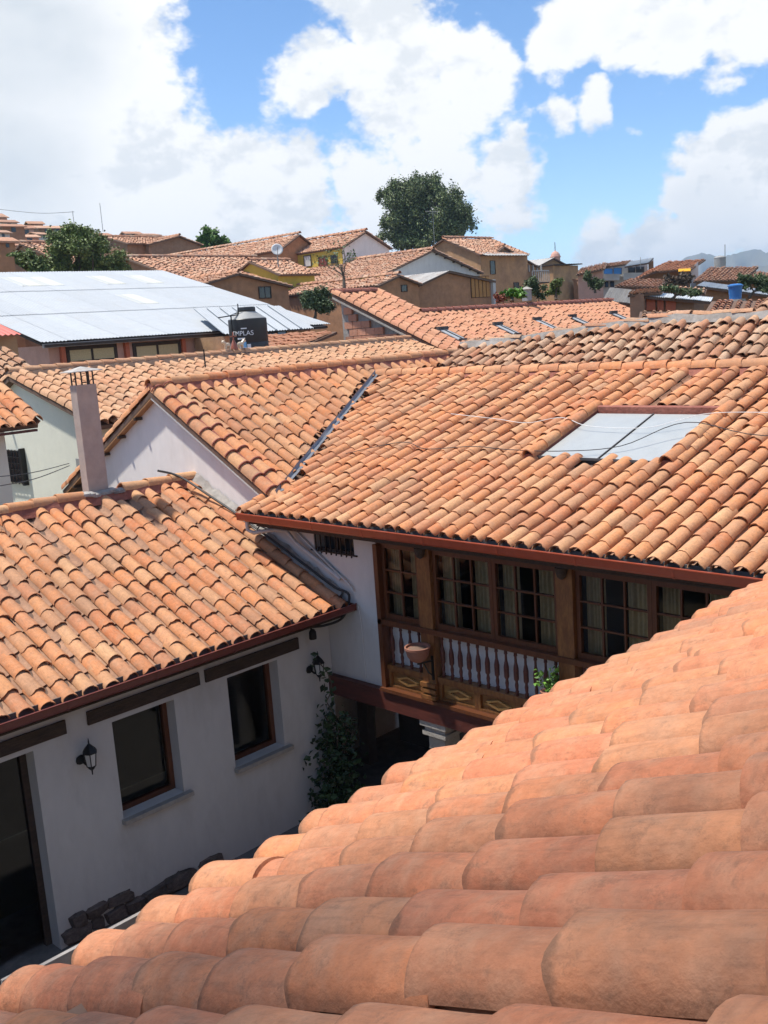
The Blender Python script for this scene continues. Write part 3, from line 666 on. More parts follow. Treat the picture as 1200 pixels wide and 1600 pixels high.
bays = [(9.23, 9.94, [(9.23, 9.94, 2)]), (6.93, 8.97, [(7.95, 8.97, 3), (6.93, 7.945, 3)]), (4.63, 6.67, [(5.65, 6.67, 3), (4.63, 5.645, 3)]), (2.33, 4.37, [(3.35, 4.37, 3), (2.33, 3.345, 3)])]
for (b0, b1, sl) in bays:
    for (a, b, nc) in sl: sash(a, b, nc)
    # railing under the sashes
    m = MB(); m.box(9.95, 10.08, b0, b1, -4.93, -4.86); rl = m.build('railing', M['wood_light'], gh); B().box(9.955, 10.06, b0, b1, -4.262, -4.237).build('top_rail', M['wood_light'], rl)
    nb = max(3, round((b1 - b0) / .16)); 
    bm_ = MB().lathe((0, 0, 0), [(.022, 0), (.022, .03), (.030, .05), (.018, .07), (.026, .14), (.018, .19), (.034, .22), (.036, .36), (.026, .42), (.018, .45), (.016, .53), (.026, .545), (.022, .555), (.022, .596)], 8).mesh('baluster', sharp=60)
    for k in range(nb): shared(bm_, 'baluster', M['beam'], rl, (10.0, b0 + (k + .5) * (b1 - b0) / nb, -4.859))
    B().box(10.085, 10.11, b0, b1, -4.86, -4.24).build('back_board', M['white_sheet'], rl)
    n = max(1, round((b1 - b0) / .68))
    for k in range(n):
        p0 = b0 + (b1 - b0) * k / n; p1 = b0 + (b1 - b0) * (k + 1) / n
        pn = B().box(10.02, 10.06, p0, p1, -5.198, -4.931).build('lower_panel', M['wood_panel'], rl)
        m = MB(); m.box(9.97, 10.019, p0, p0 + .05, -5.198, -4.931); m.box(9.97, 10.019, p1 - .05, p1, -5.198, -4.931); m.box(9.97, 10.019, p0 + .05, p1 - .05, -4.965, -4.931); m.box(9.97, 10.019, p0 + .05, p1 - .05, -5.198, -5.17)
        c = (p0 + p1) / 2; zc = -5.067; hw, hh = min(.21, (p1 - p0) / 2 - .1), .062
        dd = [(9.998, c - hw, zc), (9.998, c, zc + hh), (9.998, c + hw, zc), (9.998, c, zc - hh)]
        for q in range(4): pass
        link('panel_moulding', m.mesh('panel_moulding', ORG[rl]), M['wood_light'], rl); dm_ = MB(); [dm_.bar(dd[q], dd[(q + 1) % 4], .026, .03, up=(1, 0, 0)) for q in range(4)]; dm_.build('diamond_moulding', M['wood_gold'], rl)
    # curtains behind the glass
    for (a, b, nc) in sl:
        for (c0, c1) in ((a + .05, a + (b - a) * .40), (b - (b - a) * .30, b - .04)):
            m = MB(); vs = []; fs = []; n_ = 48
            for k in range(n_ + 1):
                t = k / n_; yy = c0 + (c1 - c0) * t; xx = 10.17 + .025 * math.sin(t * 34 + a * 5) + .012 * math.sin(t * 13 + b)
                vs += [(xx, yy, -4.2), (xx + .01 * math.sin(t * 20), yy, -3.05)]
            for k in range(n_): fs.append((2 * k, 2 * k + 2, 2 * k + 3, 2 * k + 1))
            m.add(vs, fs, True); m.build('curtain', M['curtain'], gh, sharp=180)
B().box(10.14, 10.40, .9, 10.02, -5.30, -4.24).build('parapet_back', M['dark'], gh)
# gutter (trough with open top), fascia
def gutter_y(parent, x_out, x_in, z_top, z_bot, y0, y1, mat_out, joints):
    m = MB(); t = .012
    m.prism([(x_out, y0, z_top), (x_out + .018, y0, z_bot + .03), (x_out + .045, y0, z_bot), (x_in, y0, z_bot), (x_in, y0, z_bot + t), (x_out + .05, y0, z_bot + t), (x_out + .03, y0, z_bot + .035), (x_out + .013, y0, z_top)], (0, y1 - y0, 0))
    m.box(x_out - .008, x_out + .02, y0, y1, z_top + .0005, z_top + .012); m.box(x_out + .01, x_in, y0, y0 + t, z_bot + t, z_top - .01); m.box(x_out + .01, x_in, y1 - t, y1, z_bot + t, z_top - .01)
    g = m.build('gutter', mat_out, parent)
    B().box(x_in - .02, x_in, y0 + t, y1 - t, z_bot + t, z_top + .02).build('gutter_back', M['gutter_in'], g)
    B().box(x_out + .05, x_in - .021, y0 + t, y1 - t, z_bot + t + .001, z_bot + t + .006).build('gutter_bed', M['gutter_in'], g)
    for yy in joints:
        m = MB(); m.prism([(x_out - .004, yy, z_top - .002), (x_out + .014, yy, z_bot + .026), (x_out + .043, yy, z_bot - .004), (x_out + .06, yy, z_bot - .004), (x_out + .06, yy, z_bot - .0005), (x_out + .044, yy, z_bot - .0005), (x_out + .017, yy, z_bot + .03), (x_out - .0005, yy, z_top - .002)], (0, .035, 0)); m.build('gutter_joint', mat_out, g)
    return g
gutter_y(gh, 9.29, 9.47, -2.685, -2.80, 1.0, 12.34, M['gutter'], [11.55, 10.62, 9.6, 8.5, 7.3, 6.2, 5.0, 3.8])
B().box(9.474, 9.56, 1.2, 12.3, -2.87, -2.80).build('fascia', M['wood_dark'], gh)
m = MB()
m.prism([(9.56, 1.0, -2.92), (10.0, 1.0, -2.80), (10.0, 1.0, -2.78), (9.56, 1.0, -2.90)], (0, 11.2, 0)); m.build('soffit', M['wood_dark'], gh)
# rain pipe from the gutter end down over the lower roof
m = MB(); m.tube([(9.40, 12.22, -2.815), (9.40, 12.22, -2.95), (9.45, 12.15, -3.0), (9.70, 11.95, -2.98), (9.86, 11.85, -3.02), (9.9, 11.7, -3.20), (9.93, 11.2, -3.46), (9.95, 10.8, -3.68)], .032, 10); m.build('rain_pipe', M['pvc'], gh)
# valley flashing
n_ = 22; m = MB(); vs = []; fs = []
for k in range(n_ + 1):
    y = 12.06 + (14.78 - 12.06) * k / n_; x = valley_x(y); z = zG(x) + .09
    for dx, dz in ((-.05, .13), (-.01, .06), (.05, .065), (.13, .05)):
        vs.append((x + dx + rng.uniform(-.012, .012), y, z + dz + dx * tanG + rng.uniform(-.006, .006)))
for k in range(n_):
    for q in range(3): fs.append((k * 4 + q, (k + 1) * 4 + q, (k + 1) * 4 + q + 1, k * 4 + q + 1))
m.add(vs, fs, True); m.build('valley_flashing', M['lead'], gh, sharp=180)
# skylight: two panes, frame of mortared tiles
def zGc(x, up=0): return zG(x) + up
sk = B().prism([(SKY0, SKYA, zG(SKY0) + .055), (SKY1, SKYA, zG(SKY1) + .055), (SKY1, SKYB, zG(SKY1) + .055), (SKY0, SKYB, zG(SKY0) + .055)], (0, 0, -.05)).build('skylight', M['gutter_in'], gh)
ym = (SKYA + SKYB) / 2
for (a, b) in ((SKYA + .03, ym - .02), (ym + .02, SKYB - .03)):
    B().prism([(SKY0 - .05, a, zG(SKY0 - .05) + .085), (SKY1 - .03, a, zG(SKY1 - .03) + .085), (SKY1 - .03, b, zG(SKY1 - .03) + .085), (SKY0 - .05, b, zG(SKY0 - .05) + .085)], (0, 0, -.008)).build('skylight_pane', M['skylight_glass'], sk)
m = MB(); m.bar((SKY0 - .05, ym, zG(SKY0 - .05) + .09), (SKY1 - .03, ym, zG(SKY1 - .03) + .09), .014, .02); m.bar((SKY0 - .06, SKYA, zG(SKY0 - .06) + .085), (SKY0 - .06, SKYB, zG(SKY0 - .06) + .085), .02, .035); m.build('skylight_bar', M['gutter_in'], sk)
for yy in (SKYA - .10, SKYB + .10):
    cap_run(groof, (SKY0 - .16, yy, zG(SKY0 - .16) + .12), (SKY1 + .14, yy, zG(SKY1 + .14) + .12), .105, M['tile'], .36, seed=9, up=(-sx_, 0, cx), name='skylight_edge_tile')
    m = MB(); m.prism([(SKY0 - .12, yy - .13, zG(SKY0 - .12)), (SKY0 - .12, yy - .08, zG(SKY0 - .12) + .14), (SKY0 - .12, yy + .08, zG(SKY0 - .12) + .14), (SKY0 - .12, yy + .13, zG(SKY0 - .12))], (SKY1 + .1 - SKY0 + .12, 0, (SKY1 + .1 - SKY0 + .12) * tanG)); m.build('skylight_mortar', M['mortar'], sk)
B().prism([(SKY1 + .02, SKYA - .05, zG(SKY1)), (SKY1 + .02, SKYB + .05, zG(SKY1)), (SKY1 + .02, SKYB + .05, zG(SKY1) + .17), (SKY1 + .02, SKYA - .05, zG(SKY1) + .17)], (.07, 0, .02)).build('skylight_mortar', M['mortar'], sk)

# ================================================================== GABLED HOUSE behind the valley
mh = thing('gabled_house', 'white gabled house with mortared rake tiles joining the gallery roof at a valley', 'house', (14, 15.2, -7.4))
MX0, MX1 = 9.86, 18.2; MYE = 12.0
mf = slope_frame('-Y', MYE, zM(MYE), 29.0, MRY - MYE, MX0, MX1)
mpoly = []
def uM(y): return (y - MYE) / math.cos(math.radians(29.0))
# slab kept behind the valley line
vx0 = valley_x(MYE + .05); vx1 = valley_x(14.78)
mpoly = [(0, MX1 - MX0), (0, MX1 - vx0), (uM(14.78), MX1 - vx1), (uM(14.80), 0), (mf['nu'], 0), (mf['nu'], MX1 - MX0)]
mroof = slab(mf, 'roof', M['bed'], mh, poly=mpoly)
def keepM(p, u, v):
    if p.x < MX0 + .42: return False
    if p.y < 14.78: return p.x < valley_x(p.y) - .06
    return zM(p.y) + .02 > (zG(p.x) if p.x < GX else rz)
tiles(mf, mroof, .262, .35, TP['g'], M['tile'], keep=keepM, cap=300, jit=1.0, cov_z=.05, seed=33, variants=6, lo=(7, 1), stuff_name='distant_tiles')
mbk = slope_frame('+Y', 2 * MRY - MYE + .35, zM(MYE) - .35 * TM, 29.0, MRY - MYE + .35, MX0, MX1); slab(mbk, 'rear_slope', M['bed'], mh)
B().prism([(MX0 + .02, MRY - .20, MRZ - .03), (MX0 + .02, MRY - .09, MRZ + .14), (MX0 + .02, MRY + .09, MRZ + .16), (MX0 + .02, MRY + .27, MRZ - .03)], (MX1 - MX0 - .05, 0, 0)).build('ridge_mortar', M['mortar'], mh)
cap_run(mroof, (MX0 - .02, MRY, MRZ + .115), (MX1, MRY, MRZ + .115), .115, M['tile'], .42, seed=15)
cm, sm_ = math.cos(math.radians(29)), math.sin(math.radians(29))
for k, (xo, rr_) in enumerate(((.10, .12), (.31, .12))):
    p0 = Vector((MX0 + xo, MYE - .06, zM(MYE - .06))) + Vector((0, -sm_, cm)) * (.03 + .05 * k); p1 = Vector((MX0 + xo, MRY - .05, zM(MRY - .05))) + Vector((0, -sm_, cm)) * (.03 + .05 * k)
    cap_run(mroof, p0, p1, rr_, M['tile'], .35, seed=40 + k, up=(0, -sm_, cm), name='rake_tile', ns=10, wob=.02)
m = MB(); nrm = Vector((0, -sm_, cm)); 
m.bar(Vector((MX0 + .205, MYE, zM(MYE))) + nrm * .09, Vector((MX0 + .205, MRY, zM(MRY))) + nrm * .09, .07, .07)
n_ = 10
for k in range(1, n_ + 1):
    y = MYE - .06 + (MRY - MYE) * k / n_
    for j, xo in enumerate((.10, .31)):
        c = Vector((MX0 + xo, y, zM(y))) + nrm * (.03 + .05 * j); r_ = .127
        m.tube([c + Vector((math.sin(t) * r_, 0, 0)) + nrm * (math.cos(t) * r_ - r_ * math.cos(1.65)) for t in [-1.45 + 2.9 * q / 8 for q in range(9)]], .016, 5)
m.build('rake_mortar', M['mortar'], mh)
# rear rake, seen from below
p0 = (MX0 + .10, 2 * MRY - MYE + .33, zM(MYE) - .33 * TM + .02); p1 = (MX0 + .10, MRY + .05, MRZ + .03)
cap_run(mroof, p0, p1, .12, M['tile'], .38, seed=44, up=(0, sm_, cm), name='rake_tile', ns=8)
# gable wall and eaves timbers
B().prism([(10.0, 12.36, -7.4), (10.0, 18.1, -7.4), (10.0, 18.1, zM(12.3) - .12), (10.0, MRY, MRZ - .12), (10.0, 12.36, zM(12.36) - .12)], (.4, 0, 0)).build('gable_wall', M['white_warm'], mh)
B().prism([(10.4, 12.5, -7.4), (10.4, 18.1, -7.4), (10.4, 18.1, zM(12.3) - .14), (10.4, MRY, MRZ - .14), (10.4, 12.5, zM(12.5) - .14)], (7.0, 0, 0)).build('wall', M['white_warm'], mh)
m = MB(); m.prism([(MX0, MYE, zM(MYE) - .092), (MX0, MRY, MRZ - .092), (MX0, MRY, MRZ - .125), (MX0, MYE, zM(MYE) - .125)], (.14, 0, 0)); m.build('verge_board', M['white'], mh)
m = MB(); m.prism([(MX0, 18.7, zM(11.7) - .094), (MX0, MRY + .01, MRZ - .094), (MX0, MRY + .01, MRZ - .13), (MX0, 18.7, zM(11.7) - .13)], (.14, 0, 0)); m.build('verge_board', M['soffit'], mh)
for k in range(5):
    y = 15.75 + k * .62; z = MRZ - TM * (y - MRY) - .15
    B().box(9.84, 10.0, y, y + .05, z - .05, z).build('purlin_end', M['wood_dark'], mh)
B().box(9.9, 10.02, 18.15, 18.9, -3.05, -2.95).build('rear_gutter', M['beam'], mh)

# ================================================================== COURTYARD HOUSE (left)
lh = thing('courtyard_house', 'white courtyard house at left with two dark windows, doorway and brown gutter', 'house', (6, 12.5, -7.4))
LE, LZ, LP, LRY = 10.74, -4.075, 24.6, 14.33
lf = slope_frame('-Y', LE, LZ, LP, LRY - LE, 1.0, 9.99)
lroof = slab(lf, 'roof', M['bed'], lh)
tl = math.tan(math.radians(LP))
def keepL(p, u, v): return not (7.85 < p.x < 8.42 and p.y > 14.15)
tiles(lf, lroof, .278, .35, TP['l'], M['tile'], keep=keepL, cap=300, jit=1.1, seed=51, variants=6, lo=(6, 1), stuff_name='distant_tiles')
LRZ = LZ + tl * (LRY - LE)
B().prism([(1.0, LRY - .17, LRZ - .03), (1.0, LRY - .08, LRZ + .13), (1.0, LRY + .1, LRZ + .15), (1.0, LRY + .25, LRZ - .05)], (8.9, 0, 0)).build('ridge_mortar', M['mortar'], lh)
cap_run(lroof, (1.0, LRY + .01, LRZ + .11), (7.8, LRY + .01, LRZ + .11), .112, M['tile'], .40, seed=17)
cap_run(lroof, (8.55, LRY + .01, LRZ + .11), (9.95, LRY + .01, LRZ + .11), .112, M['tile'], .40, seed=18)
lb = slope_frame('+Y', LRY + 2.5, LRZ - 2.5 * tl, LP, 2.5, 1.0, 9.8); slab(lb, 'rear_slope', M['bed'], lh)
LW = 11.2
OPEN = [(6.155, 7.105, -6.08, -4.745), (8.0, 8.925, -6.07, -4.72), (3.55, 5.08, -7.4, -4.74)]
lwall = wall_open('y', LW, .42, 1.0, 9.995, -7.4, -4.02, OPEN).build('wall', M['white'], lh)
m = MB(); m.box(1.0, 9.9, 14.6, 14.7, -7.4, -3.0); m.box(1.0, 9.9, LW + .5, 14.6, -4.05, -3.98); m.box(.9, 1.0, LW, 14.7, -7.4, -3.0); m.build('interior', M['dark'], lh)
for (a, b, c, d) in OPEN[:2]:
    m = MB(); x_ = .07
    m.box(a, a + x_, LW + .20, LW + .28, c, d); m.box(b - x_, b, LW + .20, LW + .28, c, d); m.box(a + x_, b - x_, LW + .20, LW + .28, c, c + x_); m.box(a + x_, b - x_, LW + .20, LW + .28, d - x_, d)
    w_ = m.build('window', M['wood'], lh)
    MB().add([(a + x_, LW + .24, c + x_), (b - x_, LW + .24, c + x_), (b - x_, LW + .24, d - x_), (a + x_, LW + .24, d - x_)], [(0, 1, 2, 3)]).build('pane', M['glass'], w_)
    B().box(a - .03, b + .10, LW - .09, LW + .20, c - .065, c - .003).build('sill', M['stone_grey'], w_)
for (a, b) in ((5.82, 7.53), (7.63, 9.34), (3.0, 5.52)):
    B().box(a, b, LW - .035, LW + .30, -4.70 + .035, -4.49).build('lintel', M['wood_dark'], lh)
m = MB(); m.box(3.55, 3.63, LW + .22, LW + .30, -7.4, -4.74); m.box(5.0, 5.08, LW + .22, LW + .30, -7.4, -4.74); m.box(3.63, 5.0, LW + .22, LW + .30, -4.82, -4.74); m.box(4.28, 4.35, LW + .23, LW + .29, -7.4, -4.82); d_ = m.build('door', M['wood_dark'], lh)
for (a, b) in ((3.63, 4.28), (4.35, 5.0)): MB().add([(a, LW + .25, -7.3), (b, LW + .25, -7.3), (b, LW + .25, -4.82), (a, LW + .25, -4.82)], [(0, 1, 2, 3)]).build('door_pane', M['glass'], d_)
# gutter of the courtyard house
m = MB(); y0_, y1_, zt, zb = 10.52, 10.70, -4.035, -4.145
m.prism([(1.0, y0_, zt), (1.0, y0_ + .018, zb + .03), (1.0, y0_ + .045, zb), (1.0, y1_, zb), (1.0, y1_, zb + .012), (1.0, y0_ + .05, zb + .012), (1.0, y0_ + .03, zb + .035), (1.0, y0_ + .013, zt)], (8.98, 0, 0)); m.box(1.0, 9.98, y0_ - .008, y0_ + .02, zt + .0005, zt + .012); m.box(9.968, 9.98, y0_ + .01, y1_, zb + .012, zt)
lg = m.build('gutter', M['gutter_l'], lh)
B().box(1.0, 9.96, y1_ - .015, y1_, zb + .013, zt + .03).build('gutter_back', M['gutter_in'], lg); B().box(1.0, 9.96, y0_ + .05, y1_ - .016, zb + .013, zb + .018).build('gutter_bed', M['gutter_in'], lg)
for x in np.arange(1.6, 9.9, 1.22):
    B().prism([(x, y0_ - .004, zt - .002), (x, y0_ + .014, zb + .026), (x, y0_ + .043, zb - .004), (x, y0_ + .06, zb - .004), (x, y0_ + .06, zb - .0005), (x, y0_ + .044, zb - .0005), (x, y0_ + .017, zb + .03), (x, y0_ - .0005, zt - .002)], (.035, 0, 0)).build('gutter_joint', M['gutter_l'], lg)
m = MB(); m.prism([(1.0, 10.78, -4.26), (1.0, 11.2, -4.05), (1.0, 11.2, -4.03), (1.0, 10.78, -4.24)], (8.95, 0, 0)); m.build('soffit', M['wood_dark'], lh)
# field stones at the wall foot
rs = random.Random(5)
def stone_mesh(seed):
    r_ = random.Random(seed); vs = []; fs = []; nu_, nv_ = 8, 5
    for j in range(nv_ + 1):
        ph = -PI / 2 + PI * j / nv_
        for i in range(nu_):
            th_ = 2 * PI * i / nu_; d = 1 + r_.uniform(-.2, .2); e = .55
            cxx = math.copysign(abs(math.cos(th_)) ** e, math.cos(th_)) * abs(math.cos(ph)) ** e; cyy = math.copysign(abs(math.sin(th_)) ** e, math.sin(th_)) * abs(math.cos(ph)) ** e
            vs.append((cxx * .5 * d, cyy * .5 * d, math.copysign(abs(math.sin(ph)) ** e, math.sin(ph)) * .5 * d))
    for j in range(nv_):
        for i in range(nu_): fs.append((j * nu_ + i, j * nu_ + (i + 1) % nu_, (j + 1) * nu_ + (i + 1) % nu_, (j + 1) * nu_ + i))
    return MB().add(vs, fs, True).mesh('stone', sharp=35)
sms = [stone_mesh(k) for k in range(5)]
k = 0
for lay in range(2):
    x = 5.12 + lay * .1
    while x < (7.4 if lay == 0 else 6.1):
        w = rs.uniform(.20, .50); h_ = rs.uniform(.15, .24)
        shared(sms[k % 5], 'stone', M['stone'], lwall, (x + w / 2, LW + .01 + rs.uniform(-.03, .03), -7.4 + .10 + lay * .19 + rs.uniform(-.02, .02)), Matrix.Rotation(rs.uniform(-.12, .12), 4, 'Y') @ Matrix.Diagonal((w * 1.05, .20, h_, 1))); x += w * rs.uniform(.9, 1.0) + (rs.uniform(.0, .35) if lay == 0 and x > 6.4 else 0); k += 1
# chimney on its ridge
chm = B().box(7.985, 8.335, 14.34, 14.53, LRZ - .2, -.585).build('chimney', mat('pinkish render', (.46, .36, .30), .9, var=.12, vscale=1.5, var2=(.40, .33, .29), bump=.2, bscale=12), lh)
m = MB()
for (a, b) in ((8.01, 14.37), (8.11, 14.37), (8.21, 14.37), (8.31, 14.37), (8.01, 14.50), (8.31, 14.50)): m.bar((a, b, -.585), (a, b, -.36), .018)
m.build('cap_rods', M['iron'], chm)
m = MB(); c0 = (8.16, 14.44, -.30); b_ = [(7.90, 14.24, -.37), (8.42, 14.24, -.365), (8.42, 14.64, -.37), (7.90, 14.64, -.375)]
m.add(b_ + [c0] + [(a, b, c - .012) for a, b, c in b_], [(0, 1, 4), (1, 2, 4), (2, 3, 4), (3, 0, 4), (5, 8, 7, 6), (0, 5, 6, 1), (1, 6, 7, 2), (2, 7, 8, 3), (3, 8, 5, 0)]); m.build('chimney_cap', M['metal_old'], chm)
m = MB(); rs2 = random.Random(8)
for k in range(9): m.lathe((7.9 + k * .075, 14.30 + rs2.uniform(-.02, .02), LRZ + .07 + rs2.uniform(-.02, .03)), [(.02, 0), (.09, .03), (.085, .07), (.03, .10)], 8)
m.build('cement_collar', M['cement'], chm)
# ragged mortar along the wall where this roof dies into the gable
m = MB(); vs = []; fs = []
for k in range(40):
    y = 10.8 + 3.5 * k / 39; z = LZ + tl * (y - LE); 
    vs += [(9.985, y, z + .20 + rs2.uniform(-.03, .04)), (9.90 + rs2.uniform(-.03, .03), y, z + .13 + rs2.uniform(-.02, .02)), (9.80 + rs2.uniform(-.03, .03), y, z + .08)]
for k in range(39): fs += [(3 * k, 3 * k + 3, 3 * k + 4, 3 * k + 1), (3 * k + 1, 3 * k + 4, 3 * k + 5, 3 * k + 2)]
m.add(vs, fs, True); m.build('abutment_mortar', M['cement'], lh, sharp=60)

# ---- cables and pipes lying about
def cable(name, label, pts, r, material, group=None):
    P = []; n = len(pts)
    pts = [Vector([float(c) for c in p]) for p in pts]
    for i in range(n - 1):
        a = pts[max(i - 1, 0)]; b = pts[i]; c = pts[i + 1]; d = pts[min(i + 2, n - 1)]
        for k in range(6):
            t = k / 6; P.append(.5 * ((2 * b) + (c - a) * t + (2 * a - 5 * b + 4 * c - d) * t * t + (3 * b - a - 3 * c + d) * t ** 3))
    P.append(pts[-1]); m = MB(); m.tube(P, r, 6); o = m.build(name, material); return meta(o, label, 'cable', group)
def gz(x, y, up=.19): return (x, y, zG(x) + up)
cable('white_cable', 'white cable lying across the gallery roof and its skylight', [gz(12.95, 11.0), gz(12.75, 9.9, .2), gz(12.62, 9.2, .2), gz(12.74, 8.65, .24), gz(12.62, 8.1, .17), gz(12.6, 7.2, .17), gz(12.75, 6.75, .22), gz(12.95, 6.4, .24), gz(13.1, 5.6, .2), gz(13.0, 3.5, .2)], .005, M['cable_w'])
cable('thin_black_cable', 'thin black wire wandering over the lower gallery roof below the skylight', [gz(11.3, 11.9), gz(11.8, 11.1), gz(11.6, 10.4), gz(11.75, 9.6), gz(11.7, 8.9), gz(11.72, 8.0), gz(12.0, 7.2, .17), gz(12.5, 6.5, .30), gz(12.4, 5.4), gz(12.6, 3.8)], .006, M['cable'])
def lz(x, y, up=.2): return (x, y, LZ + tl * (y - LE) + up)
cable('thick_black_cable', 'thick black cable running down the edge of the courtyard roof beside the gable', [lz(9.35, 14.45, .25), lz(9.6, 14.2, .24), lz(9.72, 13.6, .22), lz(9.82, 12.9, .2), lz(9.86, 12.1, .2), lz(9.88, 11.4, .2), lz(9.9, 10.9, .2), (9.93, 10.62, -3.9), (9.9, 10.75, -4.25), (9.75, 11.0, -4.38), (9.52, 11.1, -4.36)], .02, M['cable'])
cable('coiled_cable', 'tangle of dark cable looped against the foot of the white gable', [(9.8, 12.5, -3.05), (9.85, 12.3, -2.85), (9.9, 12.1, -2.75), (9.85, 12.0, -2.88), (9.8, 12.2, -3.0), (9.86, 12.45, -2.8), (9.92, 12.2, -2.62), (9.9, 12.0, -2.7), (9.85, 12.15, -3.02), (9.9, 12.6, -3.0)], .010, M['cable'])
cable('conduit', 'thin grey conduit climbing the white wall beside the barred window', [(9.96, 10.55, -3.85), (9.96, 10.62, -3.75), (9.96, 11.0, -3.52), (9.97, 11.5, -3.2), (9.97, 11.9, -2.95)], .014, M['pvc'])
cable('drop_wire', 'thin white wire hanging straight down the wall corner below the gutter', [(9.985, 10.50, -4.05), (9.985, 10.46, -4.3), (9.985, 10.45, -4.8), (9.985, 10.44, -5.22)], .006, M['cable_w'])
a = ony(108, 724, 19.5); b = ony(-40, 748, 15); c = ony(-40, 752, 14)
cable('service_wire', 'upper of two slack overhead wires crossing the cream wall', [a, (a + b) / 2 + [0, 0, -.06], b], .008, M['cable'])
cable('service_wire', 'lower of two slack overhead wires crossing the cream wall', [a + [0, 0, -.05], (a + c) / 2 + [0, 0, -.16], c + [0, 0, -.12]], .008, M['cable'])

# ---- wall lanterns
def lantern(x, z, label):
    y = LW; t = thing('wall_lantern', label, 'lantern', (x, y - .17, z - .15), 'wall lanterns of the courtyard house')
    m = MB(); m.lathe((x - .05, y - .012, z - .11), [(.02, 0), (.06, .02), (.07, .06), (.06, .10), (.02, .12)], 12, sy=.18); m.tube([(x - .05, y - .02, z - .05), (x - .03, y - .09, z - .10), (x, y - .17, z - .10)], .015, 8); m.build('bracket', M['iron'], t)
    m = MB(); m.lathe((x, y - .17, z - .165), [(.008, -.06), (.012, 0), (.035, .02), (.055, .05), (.065, .062)], 6, smooth=False); m.build('base', M['iron'], t)
    m = MB(); m.lathe((x, y - .17, z - .10), [(.058, 0), (.080, .165)], 6, smooth=False); m.build('glass', M['pale_glass'], t)
    m = MB()
    for k in range(6): q = 2 * PI * k / 6; m.bar((x + .060 * math.cos(q), y - .17 + .060 * math.sin(q), z - .105), (x + .083 * math.cos(q), y - .17 + .083 * math.sin(q), z + .07), .010)
    m.build('cage', M['iron'], t)
    m = MB(); m.lathe((x, y - .17, z + .066), [(.098, 0), (.098, .012), (.075, .05), (.02, .11), (.010, .125), (.012, .14), (.004, .19)], 6, smooth=False); m.build('lantern_roof', M['iron'], t)
lantern(5.715, -5.02, 'black wall lantern between the doorway and the nearer window')
lantern(9.575, -5.0, 'black wall lantern right of the farther window near the corner')
t = thing('floodlight', 'small dark floodlight hanging under the brown gutter above the corner', 'floodlight', (9.48, 11.05, -4.5))
m = MB(); m.bar((9.42, 11.19, -4.30), (9.42, 11.05, -4.33), .03); m.bar((9.42, 11.06, -4.30), (9.50, 11.02, -4.38), .02); m.build('arm', M['iron'], t)
m = MB(); m.lathe((9.50, 11.02, -4.53), [(.055, 0), (.06, .02), (.055, .11), (.03, .15)], 12); m.build('lamp_head', M['iron'], t)
# ---- flower pot on the gallery post
t = thing('flower_pot', 'round terracotta flower pot on a bracket against the first gallery post', 'pot', (9.74, 9.12, -4.66))
m = MB(); m.lathe((9.74, 9.12, -4.60), [(.06, 0), (.11, .03), (.15, .09), (.165, .15), (.17, .18), (.185, .19), (.185, .22), (.16, .22), (.15, .19)], 20); m.build('bowl', M['pot'], t)
m = MB(); m.lathe((9.74, 9.12, -4.42), [(.158, 0), (.10, .02), (.02, .03)], 16); m.build('soil', M['bed'], t)
m = MB(); m.bar((9.93, 9.02, -4.62), (9.70, 9.10, -4.62), .02); m.tube([(9.93, 9.02, -4.85), (9.86, 9.05, -4.78), (9.80, 9.08, -4.63)], .012, 6); m.bar((9.922, 9.02, -4.9), (9.922, 9.02, -4.55), .03); m.build('bracket', M['iron'], t)

# ---- leaves
def leaves(rr, pts, size, elong=1.7, droop=.3):
    """One folded leaf per point."""
    V = []; F = []
    for p in pts:
        a = rr.uniform(0, 2 * PI); el = rr.gauss(-droop, .5); d = Vector((math.cos(a) * math.cos(el), math.sin(a) * math.cos(el), math.sin(el))); s = size * rr.uniform(.6, 1.3)
        w = d.cross(Vector((rr.gauss(0, 1), rr.gauss(0, 1), rr.gauss(0, 1)))).normalized() * (s / elong / 2); n = d.cross(w).normalized() * (s * .12); p = Vector(p); k = len(V)
        V += [p, p + d * s * .5 + w - n, p + d * s, p + d * s * .5 - w - n]; F += [(k, k + 1, k + 2), (k, k + 2, k + 3)]
    return V, F
def branch(m, p, d, L, r, depth, rr, tips, spread=.6, nseg=4, kids=3):
    pts = [Vector(p)]; rs_ = [r]; d = Vector(d).normalized()
    for i in range(nseg):
        d = (d + Vector((rr.gauss(0, .12), rr.gauss(0, .12), rr.gauss(0.04, .08)))).normalized(); pts.append(pts[-1] + d * L / nseg); rs_.append(r * (1 - .55 * (i + 1) / nseg))
    m.tube(pts, rs_, 6 if depth > 1 else 4, False)
    if depth <= 0: tips.append((pts[-1], d)); return
    for k in range(kids):
        q = pts[rr.choice([2, 3, 4]) if k else -1]; nd = (d + Vector((rr.gauss(0, spread), rr.gauss(0, spread), rr.gauss(.1, spread * .6)))).normalized()
        branch(m, q, nd, L * rr.uniform(.55, .8), rs_[-1] if not k else rs_[-1] * .8, depth - 1, rr, tips, spread, nseg, kids)

